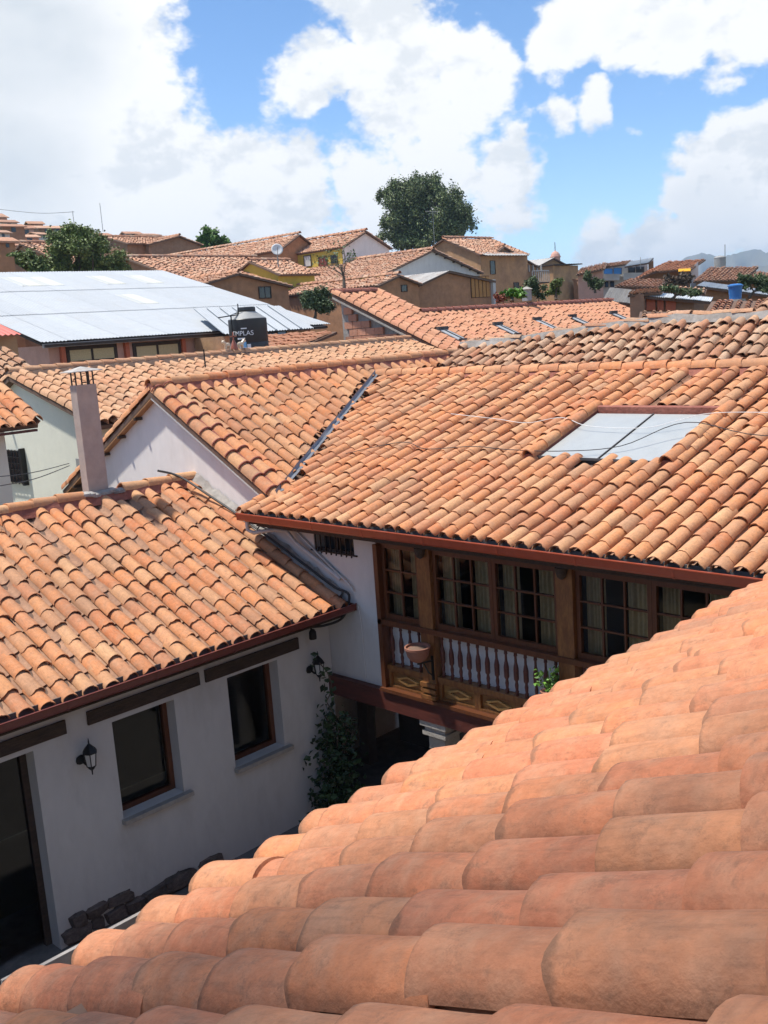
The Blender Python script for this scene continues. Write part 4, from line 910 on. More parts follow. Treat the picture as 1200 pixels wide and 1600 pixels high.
# unseen loose crowned tree, added so that its thin shade dims the nearest tiles
rr = random.Random(17); t = thing('added_shade_tree', 'tall thin leaved tree added out of view on the left to shade the near tiles', 'tree', (-2.4, 4.9, -7.4))
MB().tube([(-2.4, 4.9, -7.4), (-2.5, 5.0, -2.0), (-2.3, 5.0, 3.0), (-2.3, 4.95, 8.0)], [.22, .17, .12, .05], 9).build('trunk', M['bark'], t)
m = MB(); pts = []
for k in range(26):
    z = rr.uniform(5.4, 9.8); e = Vector((-2.42 + rr.gauss(0, .80), 4.8 + rr.gauss(0, 1.2), z + rr.uniform(.2, .8))); m.tube([(-2.3, 4.95, z - .9), (-2.3 + (e.x + 2.3) * .5, 4.95 + (e.y - 4.95) * .5, z + .1), e], [.03, .02, .008], 5)
    for _ in range(95): pts.append(e + Vector((rr.gauss(0, .34), rr.gauss(0, .36), rr.gauss(0, .40))))
m.build('limbs', M['bark'], t); V, F = leaves(rr, pts, .20, 1.7); MB().add(V, F).build('crown', M['leaf_tree'], t)
# vine in the corner
rr = random.Random(91)
t = thing('climbing_plant', 'dark leafy climbing plant in the shaded courtyard corner below the beam', 'plant', (9.72, 10.95, -7.4))
m = MB(); pts = []
for k in range(7):
    p = Vector((9.75 + rr.uniform(-.1, .12), 10.95 + rr.uniform(-.1, .12), -7.4)); line = [p]; top = -5.9 if k else -4.85
    while line[-1].z < top: line.append(line[-1] + Vector((rr.gauss(.003, .05), rr.gauss(.004, .05), .16)))
    m.tube(line, .009, 5)
    for q in line:
        hgt = (q.z + 7.4); sp = max(.03, .38 - .17 * hgt) if hgt < 2.0 else .06
        for _ in range(int(20 * sp / .3) + (2 if q.z > -5.6 else 4)): pts.append(q + Vector((rr.gauss(-sp * .4, sp * .6), rr.gauss(-sp * .2, sp * .9), rr.gauss(0, .12))))
m.build('stem', M['bark'], t); pts = [p for p in pts if p.x < 9.97 and p.y < 11.18 and p.z > -7.38]
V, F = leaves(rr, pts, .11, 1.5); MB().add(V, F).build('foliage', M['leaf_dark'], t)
t = thing('gallery_plant', 'small fresh green potted plant at the gallery railing by the second post', 'plant', (9.78, 6.98, -4.75))
rr = random.Random(3); m = MB(); pts = []
m.lathe((9.78, 6.98, -4.75), [(.07, 0), (.10, .14), (.11, .16)], 14); m.build('pot', M['pot'], t)
m = MB()
for k in range(9):
    a = rr.uniform(0, 6.28); q = Vector((9.78, 6.98, -4.6)); e = q + Vector((math.cos(a) * .12, math.sin(a) * .16, rr.uniform(.10, .34))); m.tube([q, (q + e) / 2 + Vector((0, 0, .05)), e], .005, 4)
    for s_ in range(7): pts.append(q.lerp(e, .35 + .65 * s_ / 6) + Vector((rr.gauss(0, .02), rr.gauss(0, .02), 0)))
m.build('stem', M['leaf_plant'], t); V, F = leaves(rr, pts, .075, 1.3); MB().add(V, F).build('leaf_mass', M['leaf_plant'], t)

# ================================================================== BACK HOUSE with cream gable
hh = thing('cream_house', 'cream walled house with straw coloured tile roof behind the chimney', 'house', (16, 22, -7.4))
HRY, HRZ, HP, HX0, HX1 = 23.0, -.58, 16.0, 11.1, 25.2; th_ = math.tan(math.radians(HP))
hf = slope_frame('-Y', 19.2, HRZ - th_ * (HRY - 19.2), HP, HRY - 19.2, HX0, HX1); hroof = slab(hf, 'roof', M['bed'], hh)
def keepH(p, u, v): return p.x > HX0 + .42
tiles(hf, hroof, .27, .36, TP['h'], M['tile_h'], keep=keepH, cap=300, jit=1.0, seed=61, lo=(4, 1), stuff_name='distant_tiles')
hb = slope_frame('+Y', 26.9, HRZ - .42 * 3.9, math.degrees(math.atan(.42)), 3.9, HX0, HX1); slab(hb, 'rear_slope', M['bed'], hh)
cap_run(hroof, (HX0 - .02, HRY, HRZ + .10), (HX1, HRY, HRZ + .10), .12, M['tile_h'], .42, seed=63, ns=6)
B().prism([(HX0, HRY - .22, HRZ), (HX0, HRY - .1, HRZ + .13), (HX0, HRY + .1, HRZ + .13), (HX0, HRY + .22, HRZ - .05)], (HX1 - HX0, 0, 0)).build('ridge_mortar', M['bed'], hh)
ch, sh = math.cos(math.radians(HP)), math.sin(math.radians(HP))
for k, xo in enumerate((.10, .31)):
    cap_run(hroof, Vector((HX0 + xo, 19.15, hf['O'].z)) + Vector((0, -sh, ch)) * (.02 + .05 * k), Vector((HX0 + xo, HRY - .05, HRZ)) + Vector((0, -sh, ch)) * (.02 + .05 * k), .12, M['tile_h'], .36, seed=64 + k, up=(0, -sh, ch), name='rake_tile', ns=6)
cap_run(hroof, (HX0 + .10, 26.9, HRZ - .42 * 3.9), (HX0 + .10, HRY + .05, HRZ + .02), .13, M['tile_h'], .4, seed=67, up=(0, .4, .9), name='rake_tile', ns=6)
hw = B().prism([(11.3, 19.5, -7.4), (11.3, 26.6, -7.4), (11.3, 26.6, HRZ - .42 * 3.6 - .1), (11.3, HRY, HRZ - .1), (11.3, 19.5, HRZ - th_ * 3.5 - .1)], (13.6, 0, 0)).build('wall', M['cream'], hh)
m = MB(); m.box(11.22, 11.30, 23.16, 24.10, -3.16, -2.36); w_ = m.build('window', M['window_dark'], hh)
m = MB()
for k in range(6): y = 23.2 + k * .17; m.bar((11.19, y, -3.18), (11.19, y, -2.34), .02)
for k in range(6): z = -3.14 + k * .155; m.bar((11.19, 23.14, z), (11.19, 24.12, z), .02)
m.build('window_grille', M['iron'], w_)
m = MB(); m.box(11.17, 11.298, 23.08, 23.155, -3.2, -2.3); m.box(11.17, 11.298, 24.105, 24.18, -3.2, -2.3); m.build('window_frame', M['iron'], w_)
B().bar((11.2, 23.9, -1.02), (10.95, 23.9, -1.05), .07).build('purlin_end', M['wood_dark'], hh)
B().box(11.05, 11.30, 19.9, 20.25, -2.75, -2.4).build('meter_box', M['tank_grey'], hh)
# two ceramic bulls and a cross on the ridge
def bull(x, y, z, face, label):
    t = thing('ceramic_bull', label, 'figurine', (x, y, z), 'ceramic bulls on the ridge'); s = face
    m = MB(); m.lathe((x, y, z + .08), [(.03, 0), (.06, .02), (.065, .06), (.05, .10), (.02, .115)], 10, sx=1.6); m.build('body', M['ceramic'], t)
    m = MB(); m.tube([(x + s * .06, y, z + .15), (x + s * .11, y, z + .20), (x + s * .14, y, z + .23), (x + s * .19, y, z + .21)], [.05, .045, .045, .026], 8); m.build('head', M['ceramic'], t)
    for sy in (-1, 1): MB().tube([(x + s * .13, y + sy * .03, z + .25), (x + s * .13, y + sy * .06, z + .27), (x + s * .14, y + sy * .06, z + .30)], [.014, .011, .005], 6).build('horn', M['ceramic'], t)
    for dx in (-.06, .06):
        for dy in (-.03, .03): MB().tube([(x + dx, y + dy, z), (x + dx, y + dy, z + .11)], [.018, .024], 6).build('leg', M['ceramic'], t)
rzh = HRZ + .215
bull(17.60, HRY, rzh, -1, 'left cream ceramic bull facing left on the tile ridge'); bull(18.06, HRY, rzh, 1, 'right cream ceramic bull facing right on the tile ridge')
t = thing('ridge_cross', 'small reddish ridge cross with ladder between two ceramic bulls', 'cross', (17.83, HRY, rzh))
m = MB(); m.bar((17.83, HRY, rzh), (17.83, HRY, rzh + .48), .03); m.bar((17.72, HRY, rzh + .36), (17.94, HRY, rzh + .36), .03); m.build('cross', M['ceramic_red'], t)
B().lathe((17.83, HRY, rzh), [(.11, 0), (.10, .06), (.05, .20), (.03, .25)], 10).build('base_mound', M['ceramic_red'], t)
a = ony(321, 574, 21.0); o = B().tube([a, a + [0, 0, .45]], .018, 6).build('iron_rod', M['iron']); meta(o, 'short black iron rod standing up from the straw coloured roof', 'rod')

# ================================================================== small roof at the left edge
sh_ = thing('side_house', 'low house corner with small tiled eave at the left edge', 'house', (6.5, 19, -7.4))
sz0 = -1.36
sf = slope_frame('-Y', 17.9, sz0, 26, 3.0, 3.0, 9.10); sroof = slab(sf, 'roof', M['bed'], sh_)
tiles(sf, sroof, .26, .36, TP['h'], M['tile'], cap=120, seed=71, lo=(4, 1))
cap_run(sroof, Vector((9.06, 17.85, sz0 + .05)), Vector((9.06, 20.9, sz0 + 3 * math.tan(math.radians(26)) + .05)), .11, M['tile'], .36, seed=72, up=(0, -.44, .9), name='rake_tile', ns=6)
B().box(3.2, 8.6, 18.3, 20.8, -7.4, -1.45).build('wall', M['cream'], sh_); B().box(3.0, 9.05, 17.86, 17.95, sz0 - .14, sz0 - .095).build('eave_board', M['beam'], sh_)

# ================================================================== generic helpers for the houses further off
def gzone(x, y): return min(ground_z(x, y) - .6, -6.5 if math.hypot(x, y) < 45 else 99)
def far_tiles(fr, roof, mt='tile_far', sp=.30, ex=.45, seed=1, jit=2.2, spec=None):
    tiles(fr, roof, sp, ex, spec or TP['far'], M[mt], cap=0, jit=jit, lift=.035, seed=seed, channels=False, lo=(3, 1), cov_z=.02, stuff_name='roof_tiles')
def corr_sheet(name, p00, p10, p01, material, parent, waves, amp=.022, nseg=4, lift=0):
    """One corrugated sheet: p00 lower corner, p10 along the eave, p01 up the slope."""
    a = Vector([float(c) for c in p00]); u = Vector([float(c) for c in p10]) - a; v = Vector([float(c) for c in p01]) - a; n = u.cross(v).normalized()
    if n.z < 0: n = -n
    m = MB(); vs = []; fs = []; N_ = waves * nseg
    for k in range(N_ + 1):
        t = k / N_; off = n * (amp * math.sin(2 * PI * waves * t) + lift); vs += [a + u * t + off, a + u * t + v + off, a + u * t + off - n * .006, a + u * t + v + off - n * .006]
    for k in range(N_): q = 4 * k; fs += [(q, q + 4, q + 5, q + 1), (q + 2, q + 3, q + 7, q + 6), (q, q + 2, q + 6, q + 4), (q + 1, q + 5, q + 7, q + 3)]
    m.add(vs, fs, True); return m.build(name, material, parent, sharp=70)
def gable_y(name, label, y, apex, left, right, Ly, wallmat, roof='tile_far', oh=.25, seed=1, tiled=('L', 'R'), cat='house', zb=None, sp=.26, ex=.42, wall_left=None):
    """House with its ridge along Y and its gable facing -Y; apex/left/right are where the gable's roof edge is seen."""
    A, Lp, Rp = ony(*apex, y), ony(*left, y), ony(*right, y)
    zb = gzone((Lp[0] + Rp[0]) / 2, y) if zb is None else zb
    t = thing(name, label, cat, ((Lp[0] + Rp[0]) / 2, y + Ly / 2, zb)); ins = .18
    zl = Lp[2] + (A[2] - Lp[2]) * ins / max(.1, A[0] - Lp[0]); zr = Rp[2] + (A[2] - Rp[2]) * ins / max(.1, Rp[0] - A[0])
    w = B().prism([(Lp[0] + ins, y + oh, zb), (Rp[0] - ins, y + oh, zb), (Rp[0] - ins, y + oh, zr - .15), (A[0], y + oh, A[2] - .15), (Lp[0] + ins, y + oh, zl - .15)], (0, Ly - oh, 0)).build('wall', M[wallmat], t)
    pl = math.degrees(math.atan2(A[2] - Lp[2], A[0] - Lp[0])); pr = math.degrees(math.atan2(A[2] - Rp[2], Rp[0] - A[0]))
    fl = slope_frame('-X', Lp[0], Lp[2] - .1, pl, A[0] - Lp[0], y, y + Ly); rl = slab(fl, 'roof', M['bed'], t, .10)
    fr = slope_frame('+X', Rp[0], Rp[2] - .1, pr, Rp[0] - A[0], y, y + Ly); r2 = slab(fr, 'roof', M['bed'], t, .10)
    if roof:
        if 'L' in tiled: far_tiles(fl, rl, roof, sp, ex, seed)
        if 'R' in tiled: far_tiles(fr, r2, roof, sp, ex, seed + 1)
        cap_run(rl, (A[0], y, A[2] + .0), (A[0], y + Ly, A[2] + .0), .14, M[roof], .5, seed=seed, joined=True)
    return dict(t=t, w=w, A=A, L=Lp, R=Rp, fl=fl, fr=fr, zb=zb, y=y, rl=rl, rr=r2)
def gable_x(name, label, x, apex, near, far, Lx, wallmat, roof='tile_far', oh=.25, seed=1, tiled=('N',), cat='house', zb=None, sp=.26, ex=.42):
    """House with its ridge along X and its gable facing -X; near eave is the -Y one."""
    A, Np, Fp = onx(*apex, x), onx(*near, x), onx(*far, x)
    zb = gzone(x, A[1]) if zb is None else zb
    t = thing(name, label, cat, (x + Lx / 2, A[1], zb)); ins = .18
    zn = Np[2] + (A[2] - Np[2]) * ins / max(.1, A[1] - Np[1]); zf = Fp[2] + (A[2] - Fp[2]) * ins / max(.1, Fp[1] - A[1])
    w = B().prism([(x + oh, Np[1] + ins, zb), (x + oh, Fp[1] - ins, zb), (x + oh, Fp[1] - ins, zf - .15), (x + oh, A[1], A[2] - .15), (x + oh, Np[1] + ins, zn - .15)], (Lx - oh, 0, 0)).build('wall', M[wallmat], t)
    pn = math.degrees(math.atan2(A[2] - Np[2], A[1] - Np[1])); pf = math.degrees(math.atan2(A[2] - Fp[2], Fp[1] - A[1]))
    fn = slope_frame('-Y', Np[1], Np[2] - .1, pn, A[1] - Np[1], x, x + Lx); rn = slab(fn, 'roof', M['bed'], t, .10)
    f2 = slope_frame('+Y', Fp[1], Fp[2] - .1, pf, Fp[1] - A[1], x, x + Lx); r2 = slab(f2, 'roof', M['bed'], t, .10)
    if roof:
        if 'N' in tiled: far_tiles(fn, rn, roof, sp, ex, seed)
        if 'F' in tiled: far_tiles(f2, r2, roof, sp, ex, seed + 1)
        cap_run(rn, (x, A[1], A[2]), (x + Lx, A[1], A[2]), .14, M[roof], .5, seed=seed, joined=True)
    return dict(t=t, w=w, A=A, N=Np, F=Fp, fn=fn, zb=zb, x=x, rn=rn)
def win_y(t, y, px0, py0, px1, py1, material='window_dark', frame='wood_dark', mull=1):
    """Window on a wall facing -Y: the rectangle is where it is seen on the plane."""
    a, b = ony(px0, (py0 + py1) / 2, y), ony(px1, (py0 + py1) / 2, y); c, d = ony((px0 + px1) / 2, py0, y)[2], ony((px0 + px1) / 2, py1, y)[2]
    x0, x1 = sorted((a[0], b[0])); f = max(.04, (x1 - x0) * .07)
    m = MB(); m.box(x0 - f, x1 + f, y - .06, y - .002, c, c + f); m.box(x0 - f, x1 + f, y - .06, y - .002, d - f, d); m.box(x0 - f, x0, y - .06, y - .002, d, c); m.box(x1, x1 + f, y - .06, y - .002, d, c)
    for k in range(mull): xm = x0 + (x1 - x0) * (k + 1) / (mull + 1); m.box(xm - f / 3, xm + f / 3, y - .05, y - .002, d, c)
    w = m.build('window', M[frame], t); B().box(x0, x1, y - .03, y - .002, d, c).build('pane', M[material], w); return w
def win_x(t, x, px0, py0, px1, py1, material='window_dark', frame='wood_dark', mull=1, name='window'):
    a, b = onx(px0, (py0 + py1) / 2, x), onx(px1, (py0 + py1) / 2, x); c, d = onx((px0 + px1) / 2, py0, x)[2], onx((px0 + px1) / 2, py1, x)[2]
    y0, y1 = sorted((a[1], b[1])); f = max(.04, (y1 - y0) * .07)
    m = MB(); m.box(x - .06, x - .002, y0 - f, y1 + f, c, c + f); m.box(x - .06, x - .002, y0 - f, y1 + f, d - f, d); m.box(x - .06, x - .002, y0 - f, y0, d, c); m.box(x - .06, x - .002, y1, y1 + f, d, c)
    for k in range(mull): ym = y0 + (y1 - y0) * (k + 1) / (mull + 1); m.box(x - .05, x - .002, ym - f / 3, ym + f / 3, d, c)
    w = m.build(name, M[frame], t); B().box(x - .03, x - .002, y0, y1, d, c).build('pane', M[material], w); return w

# ================================================================== METAL ROOFED HALL
MEY, MRY2 = 32.0, 44.0
e0, e1 = ony(70, 541, MEY), ony(472, 503, MEY); mz = (e0[2] + e1[2]) / 2; mx0, mx1 = e0[0], 29.6
mp_ = 15.0; mt_ = math.tan(math.radians(mp_))
r1_ = ony(275, 430, MRY2); mxr = r1_[0]
hall = thing('metal_roofed_hall', 'long hall under a pale corrugated metal roof left of the black tank', 'hall', (24, 38, -7.4))
B().box(mx0 + .35, mx1 - .3, MEY + .45, MRY2 - .3, -7.4, mz - .12).build('wall', M['pink'], hall)
B().prism([(mx0 - .0, MEY, mz - .1), (mx1 + .3, MEY, mz - .1), (mx1 + .3, MRY2, mz + mt_ * (MRY2 - MEY) - .1), (mx0, MRY2, mz + mt_ * (MRY2 - MEY) - .1)], (0, 0, -.08)).build('roof', M['wood_dark'], hall)
rows = 3; run = (MRY2 - MEY) / rows
sw = 1.02; kk = 0
pl_ = [(0, 2), (2, 2), (3, 2), (6, 2), (8, 2)]
for j in range(rows):
    xa = mx0 - .1
    xe = mx1
    i = 0
    while xa + sw * i < xe:
        x = xa + sw * i; y0 = MEY + run * j - (.1 if j else 0); y1 = MEY + run * (j + 1); z0 = mz + mt_ * (y0 - MEY); z1 = mz + mt_ * (y1 - MEY)
        tr = (j, i) in ((2, 1), (2, 4), (2, 5), (2, 8), (2, 10)) or (j, i) in ((1, 7),)
        corr_sheet('roof_sheet', (x, y0, z0), (x + sw + .05, y0, z0), (x, y1, z1), M['metal'], hall, 8, .018, 4, lift=.02 * j + .004 * (i % 2))
        if tr: corr_sheet('plastic_sheet', (x + .05, y0 + run * .25, z0 + mt_ * run * .25), (x + sw * 1.0, y0 + run * .25, z0 + mt_ * run * .25), (x + .05, y0 + run * .72, z0 + mt_ * run * .72), M['translucent'], hall, 8, .018, 4, lift=.02 * j + .012)
        i += 1
for (a, b) in ((108, 178), (212, 278), (312, 342)): win_y(hall, MEY + .45, a, 545 - (a - 108) * .055, b, 562 - (a - 108) * .055, 'curtain' if a < 300 else 'wood_dark', 'wood_dark', 1)
for px in (92, 193, 282): q = ony(px, 545, MEY + .45); B().box(q[0], q[0] + .16, MEY + .30, MEY + .448, -4, mz - .14).build('pilaster', M['orange_panel'], hall)
B().box(mx0 - .05, mx1 + .2, MEY + .02, MEY + .08, mz - .20, mz - .06).build('eave_gutter', M['cement'], hall)
# lower metal shed right of the tank
sy = 30.4; q0, q1 = ony(405, 533, sy), ony(470, 517, sy)
shed = thing('metal_shed', 'low shed with ribbed metal roof and pale blue windows right of the black tank', 'shed', ((q0[0] + q1[0]) / 2, sy + 2, -7.4))
x0, x1, z0 = ony(345, 533, sy)[0], q1[0] + .5, q1[2] + .08
corner = ony(490, 494, sy + 5)
for i in range(7):
    w_ = (x1 - x0) / 7; a = x0 + w_ * i
    corr_sheet('roof_sheet', (a, sy - .2, z0), (a + w_ + .03, sy - .2, z0), (a + 1.4, sy + 3.4, z0 + 1.05), M['metal'], shed, 5, .02, 4, lift=.003 * (i % 2))
    B().bar((a, sy - .2, z0 + .04), (a + 1.4, sy + 3.4, z0 + 1.09), .035, .03).build('roof_rib', M['metal'], shed)
B().box(x0 + .2, x1 - .2, sy, sy + 1.9, -7.4, z0 - .08).build('wall', M['adobe2'], shed)
win_y(shed, sy, 417, 521, 430, 531, 'blue_paint', 'wood_dark', 1); win_y(shed, sy, 433, 518, 446, 529, 'blue_paint', 'wood_dark', 0)
# black water tank
ty = 26.0; c = ony(390, 540, ty); tr_ = .62
tank = thing('black_water_tank', 'black plastic water tank with white lettering behind the tile ridge', 'tank', (c[0], ty, -1.2))
tz = -1.0; top = .52
B().box(c[0] - .7, c[0] + .7, ty - .7, ty + .7, -7.4, tz - .003).build('stand', M['adobe2'], tank)
B().lathe((c[0], ty, tz), [(tr_, 0), (tr_, .35), (tr_ * .985, .37), (tr_, .39), (tr_, .75), (tr_ * .985, .77), (tr_, .79), (tr_, top - tz - .02), (tr_ * .97, top - tz)], 32).build('body', M['tank_black'], tank)
B().lathe((c[0], ty, top + .001), [(tr_ * .97, 0), (tr_ * .5, .20), (tr_ * .47, .22)], 32).build('shoulder', M['tank_grey'], tank)
B().lathe((c[0], ty, top + .222), [(tr_ * .46, 0), (tr_ * .47, .05), (tr_ * .46, .13), (tr_ * .40, .15)], 20, smooth=False).build('lid', M['tank_black'], tank)
tp = np.array([-c[0], -ty]); tp = tp / np.linalg.norm(tp); base_a = math.atan2(tp[1], tp[0]) - .45
def letters(txt, z, size, a0, material, parent):
    cu = bpy.data.curves.new('lettering', 'FONT'); cu.body = txt; cu.size = size; cu.extrude = .004; cu.align_x = 'CENTER'
    ob = bpy.data.objects.new('tmp', cu); COL.objects.link(ob); bpy.context.view_layer.update()
    me = bpy.data.meshes.new_from_object(ob.evaluated_get(bpy.context.evaluated_depsgraph_get())); bpy.data.objects.remove(ob)
    o_ = ORG[parent]
    for v in me.vertices:
        ang = a0 + v.co.x / tr_; r = tr_ + .012 + v.co.z; v.co = Vector((c[0] + r * math.cos(ang) - o_.x, ty + r * math.sin(ang) - o_.y, z + v.co.y - o_.z))
    me.materials.clear(); return link('lettering', me, material, parent)
letters('TMPLAS', .00, .21, base_a + .12, M['print_white'], tank); letters('tanques', -.16, .12, base_a + .02, M['print_white'], tank) if False else None
m = MB()
def patch(m, a0, a1, z0, z1, n=6, r=None):
    r = r or tr_ + .008; vs = []; fs = []
    for k in range(n + 1): an = a0 + (a1 - a0) * k / n; vs += [(c[0] + r * math.cos(an), ty + r * math.sin(an), z0), (c[0] + r * math.cos(an), ty + r * math.sin(an), z1)]
    for k in range(n): fs.append((2 * k, 2 * k + 2, 2 * k + 3, 2 * k + 1))
    m.add(vs, fs, True)
patch(m, base_a + .08, base_a + .38, .20, .235); patch(m, base_a - .15, base_a + .25, -.12, -.07); m.build('print_line', M['print_white'], tank)
m = MB(); patch(m, base_a + .02, base_a + .30, -.42, -.20); m.build('print_mark', M['print_blue'], tank)
m = MB(); patch(m, base_a - .12, base_a + .0, -.42, -.28); patch(m, base_a + .34, base_a + .52, -.46, -.28); m.build('print_mark', M['print_white'], tank)
m = MB(); q = Vector((c[0] - .72, ty - .1, tz)); m.tube([q, q + Vector((0, 0, 1.66)), q + Vector((.3, .05, 1.72)), q + Vector((.42, .07, 1.62))], .022, 6); m.tube([q + Vector((.36, .06, 1.70)), q + Vector((.36, .06, 2.0))], .018, 6); m.tube([q + Vector((.32, .06, 1.66)), q + Vector((-.45, .06, 1.60))], .02, 6); m.build('inlet_pipe', M['iron'], tank)

# left edge: red sheet roof house with a tiled lean-to
q = ony(33, 522, 27.5)
rh = thing('red_roofed_house', 'ochre house with red sheet roof at the left edge below the metal hall', 'house', (q[0] - 3, 29, -7.4))
for i in range(4): corr_sheet('roof_sheet', (q[0] - 1.02 * (i + 1), 27.5, q[2] - .02 * i), (q[0] - 1.02 * i, 27.5, q[2] - .02 * i), (q[0] - 1.02 * (i + 1) - .2, 30.5, q[2] + .95), M['red_sheet'], rh, 6)
B().box(q[0] - 4.2, q[0] + .05, 27.9, 30.2, -7.4, q[2] - .06).build('wall', M['adobe2'], rh)
q2 = ony(60, 562, 25.9); lf2 = slope_frame('-Y', 25.9, q2[2] - .35, 24, 1.5, q2[0] - 5, q2[0]); rr2 = slab(lf2, 'lean_to_roof', M['bed'], rh); far_tiles(lf2, rr2, 'tile_o', .27, .36, 5, 1.2, TP['h'])
B().box(q2[0] - 5, q2[0] - .1, 26.4, 27.35, -7.4, q2[2] - .35).build('lean_to_wall', M['pink'], rh)

# ================================================================== BRICK GABLE HOUSE with four small skylights
RX0, RX1, RY1, RZ1, RP = 25.2, 40.5, 26.6, 1.22, 23.3; rt = math.tan(math.radians(RP))
bh = thing('brick_gable_house', 'house with hollow brick gable and broad salmon tile roof with four small skylights', 'house', (33, 24, -7.4))
RYE, RY2 = 20.4, 24.55; RXS = 27.5
rf = slope_frame('-Y', RYE, RZ1 - rt * (RY1 - RYE), RP, RY1 - RYE, RX0, RX1); cr = math.cos(math.radians(RP))
W_ = RX1 - RX0
rroof = slab(rf, 'roof', M['bed'], bh, poly=[(0, 0), ((RY2 - RYE) / cr, 0), ((RY2 - RYE) / cr, RX1 - RXS), ((RY1 - RYE) / cr, RX1 - RXS), ((RY1 - RYE) / cr, W_), (0, W_)])
def zR(y): return RZ1 - rt * (RY1 - y)
SKL = []
nR = Vector((0, -math.sin(math.radians(RP)), cr)); uR = Vector((0, cr, math.sin(math.radians(RP))))
for (px, py) in ((706, 522), (792, 514), (853, 506), (908, 501), (972, 495)):
    r = ray(px, py); k = (nR.dot(Vector((0, RY1, RZ1 + .1)))) / float(np.dot(r, np.array(nR))); SKL.append(Vector(r * k))
def keepR(p, u, v):
    if p.y > RY2 - .1 and p.x > RXS: return False
    for s_ in SKL:
        d = p - s_
        if abs(d.x) < .26 and abs(d.dot(uR)) < .52: return False
    return True
tiles(rf, rroof, .315, .38, TP['r'], M['tile_r'], keep=keepR, cap=300, jit=1.0, seed=81, lo=(4, 1), variants=3, channels=False, cov_z=.01)
for s_ in SKL:
    m = MB(); x_, yv_ = Vector((1, 0, 0)), uR; cpt = s_ - nR * .02
    k_ = B().prism([cpt + x_ * a + yv_ * b for a, b in ((-.19, -.5), (.19, -.5), (.19, .40), (-.19, .40))], nR * .03).build('skylight', M['metal'], bh)
    m.bar(cpt - x_ * .26 + yv_ * .46 + nR * .06, cpt + x_ * .26 + yv_ * .46 + nR * .06, .10, .12); m.build('skylight_flashing', M['gutter_in'], k_)
    m = MB(); m.bar(cpt + yv_ * -.48 + nR * .05, cpt + yv_ * .4 + nR * .05, .03, .03); m.bar(cpt - x_ * .2 - yv_ * .52 + nR * .04, cpt + x_ * .2 - yv_ * .52 + nR * .04, .05, .06); m.build('skylight_bar', M['gutter_in'], k_)
cap_run(rroof, (RX0, RY1, RZ1 + .06), (RXS, RY1, RZ1 + .06), .13, M['mortar'], .45, seed=82, ns=5)
cap_run(rroof, (RXS, RY2, zR(RY2) + .06), (RX1, RY2, zR(RY2) + .06), .13, M['mortar'], .45, seed=83, ns=5)
cap_run(rroof, Vector((RX0 + .08, RYE, zR(RYE))) + nR * .05, Vector((RX0 + .08, RY1, RZ1)) + nR * .05, .14, M['tile_r'], .38, seed=84, ns=5, up=nR, name='rake_tile')
cap_run(rroof, Vector((RXS, RY2, zR(RY2))) + nR * .05, Vector((RXS, RY1, RZ1)) + nR * .05, .13, M['tile_r'], .38, seed=85, ns=5, up=nR, name='rake_tile')
B().prism([(RX0 - .02, RYE, zR(RYE) - .1), (RX0 - .02, RY1, RZ1 - .1), (RX0 - .02, RY1, RZ1 - .17), (RX0 - .02, RYE, zR(RYE) - .17)], (.12, 0, 0)).build('verge_board', M['stone_grey'], bh)
B().prism([(RX0 + .42, RYE + .2, -7.4), (RX0 + .42, RY1 - .1, -7.4), (RX0 + .42, RY1 - .1, RZ1 - .2), (RX0 + .42, RYE + .2, zR(RYE) - .16)], (1.9, 0, 0)).build('wall', M['cement'], bh)
B().prism([(RXS + .1, RYE + .2, -7.4), (RXS + .1, RY2 - .1, -7.4), (RXS + .1, RY2 - .1, zR(RY2) - .2), (RXS + .1, RYE + .2, zR(RYE) - .16)], (RX1 - RXS - .3, 0, 0)).build('wall', M['adobe'], bh)
bw = B().prism([(RX0 + .30, RYE + .3, -7.4), (RX0 + .30, RY1 - .1, -7.4), (RX0 + .30, RY1 - .1, RZ1 - .22), (RX0 + .30, RYE + .3, zR(RYE) - .18)], (.10, 0, 0)).build('gable_wall', M['cement'], bh)
bmesh_ = MB().box(-.10, 0, 0, .40, 0, .235).mesh('brick')
for j in range(9):
    z = -1.05 + j * .255
    for i in range(12):
        y = RYE + 1.3 + i * .42 + (.21 if j % 2 else 0)
        if y + .40 > RY1 - .1: continue
        if z + .235 > zR(y) - .2: continue
        shared(bmesh_, 'brick', M['brick'], bw, (RX0 + .30 + rng.uniform(-.006, .006), y, z))
B().box(RX0 + .22, RX0 + .30, RYE + .9, RYE + 1.28, -7.4, zR(RYE + .9) - .2).build('corner_pier', M['cement'], bh)
# small vent on its ridge
q = ony(823, 462, RY2); vt = B().box(q[0] - .14, q[0] + .14, RY2 - .14, RY2 + .14, q[2] - .2, q[2] + .25).build('vent', M['tank_grey'], bh); B().lathe((q[0], RY2, q[2] + .251), [(.26, 0), (.05, .10), (.02, .11)], 6, smooth=False).build('vent_cap', M['stone_grey'], vt)
# tiled roof left of the brick gable
q = onx(525, 490, 24.6)
ah = thing('annex_house', 'low annex with tiled slope tucked against the brick gable', 'house', (23.4, 27.5, -7.4))
fa = slope_frame('-X', 22.6, -.72, 14, 2.5, 26.4, 31.0); ra = slab(fa, 'roof', M['bed'], ah); far_tiles(fa, ra, 'tile_r', .28, .38, 87, 1.3, TP['h']); B().box(22.9, 24.9, 26.6, 30.8, -7.4, -.72).build('wall', M['adobe'], ah)

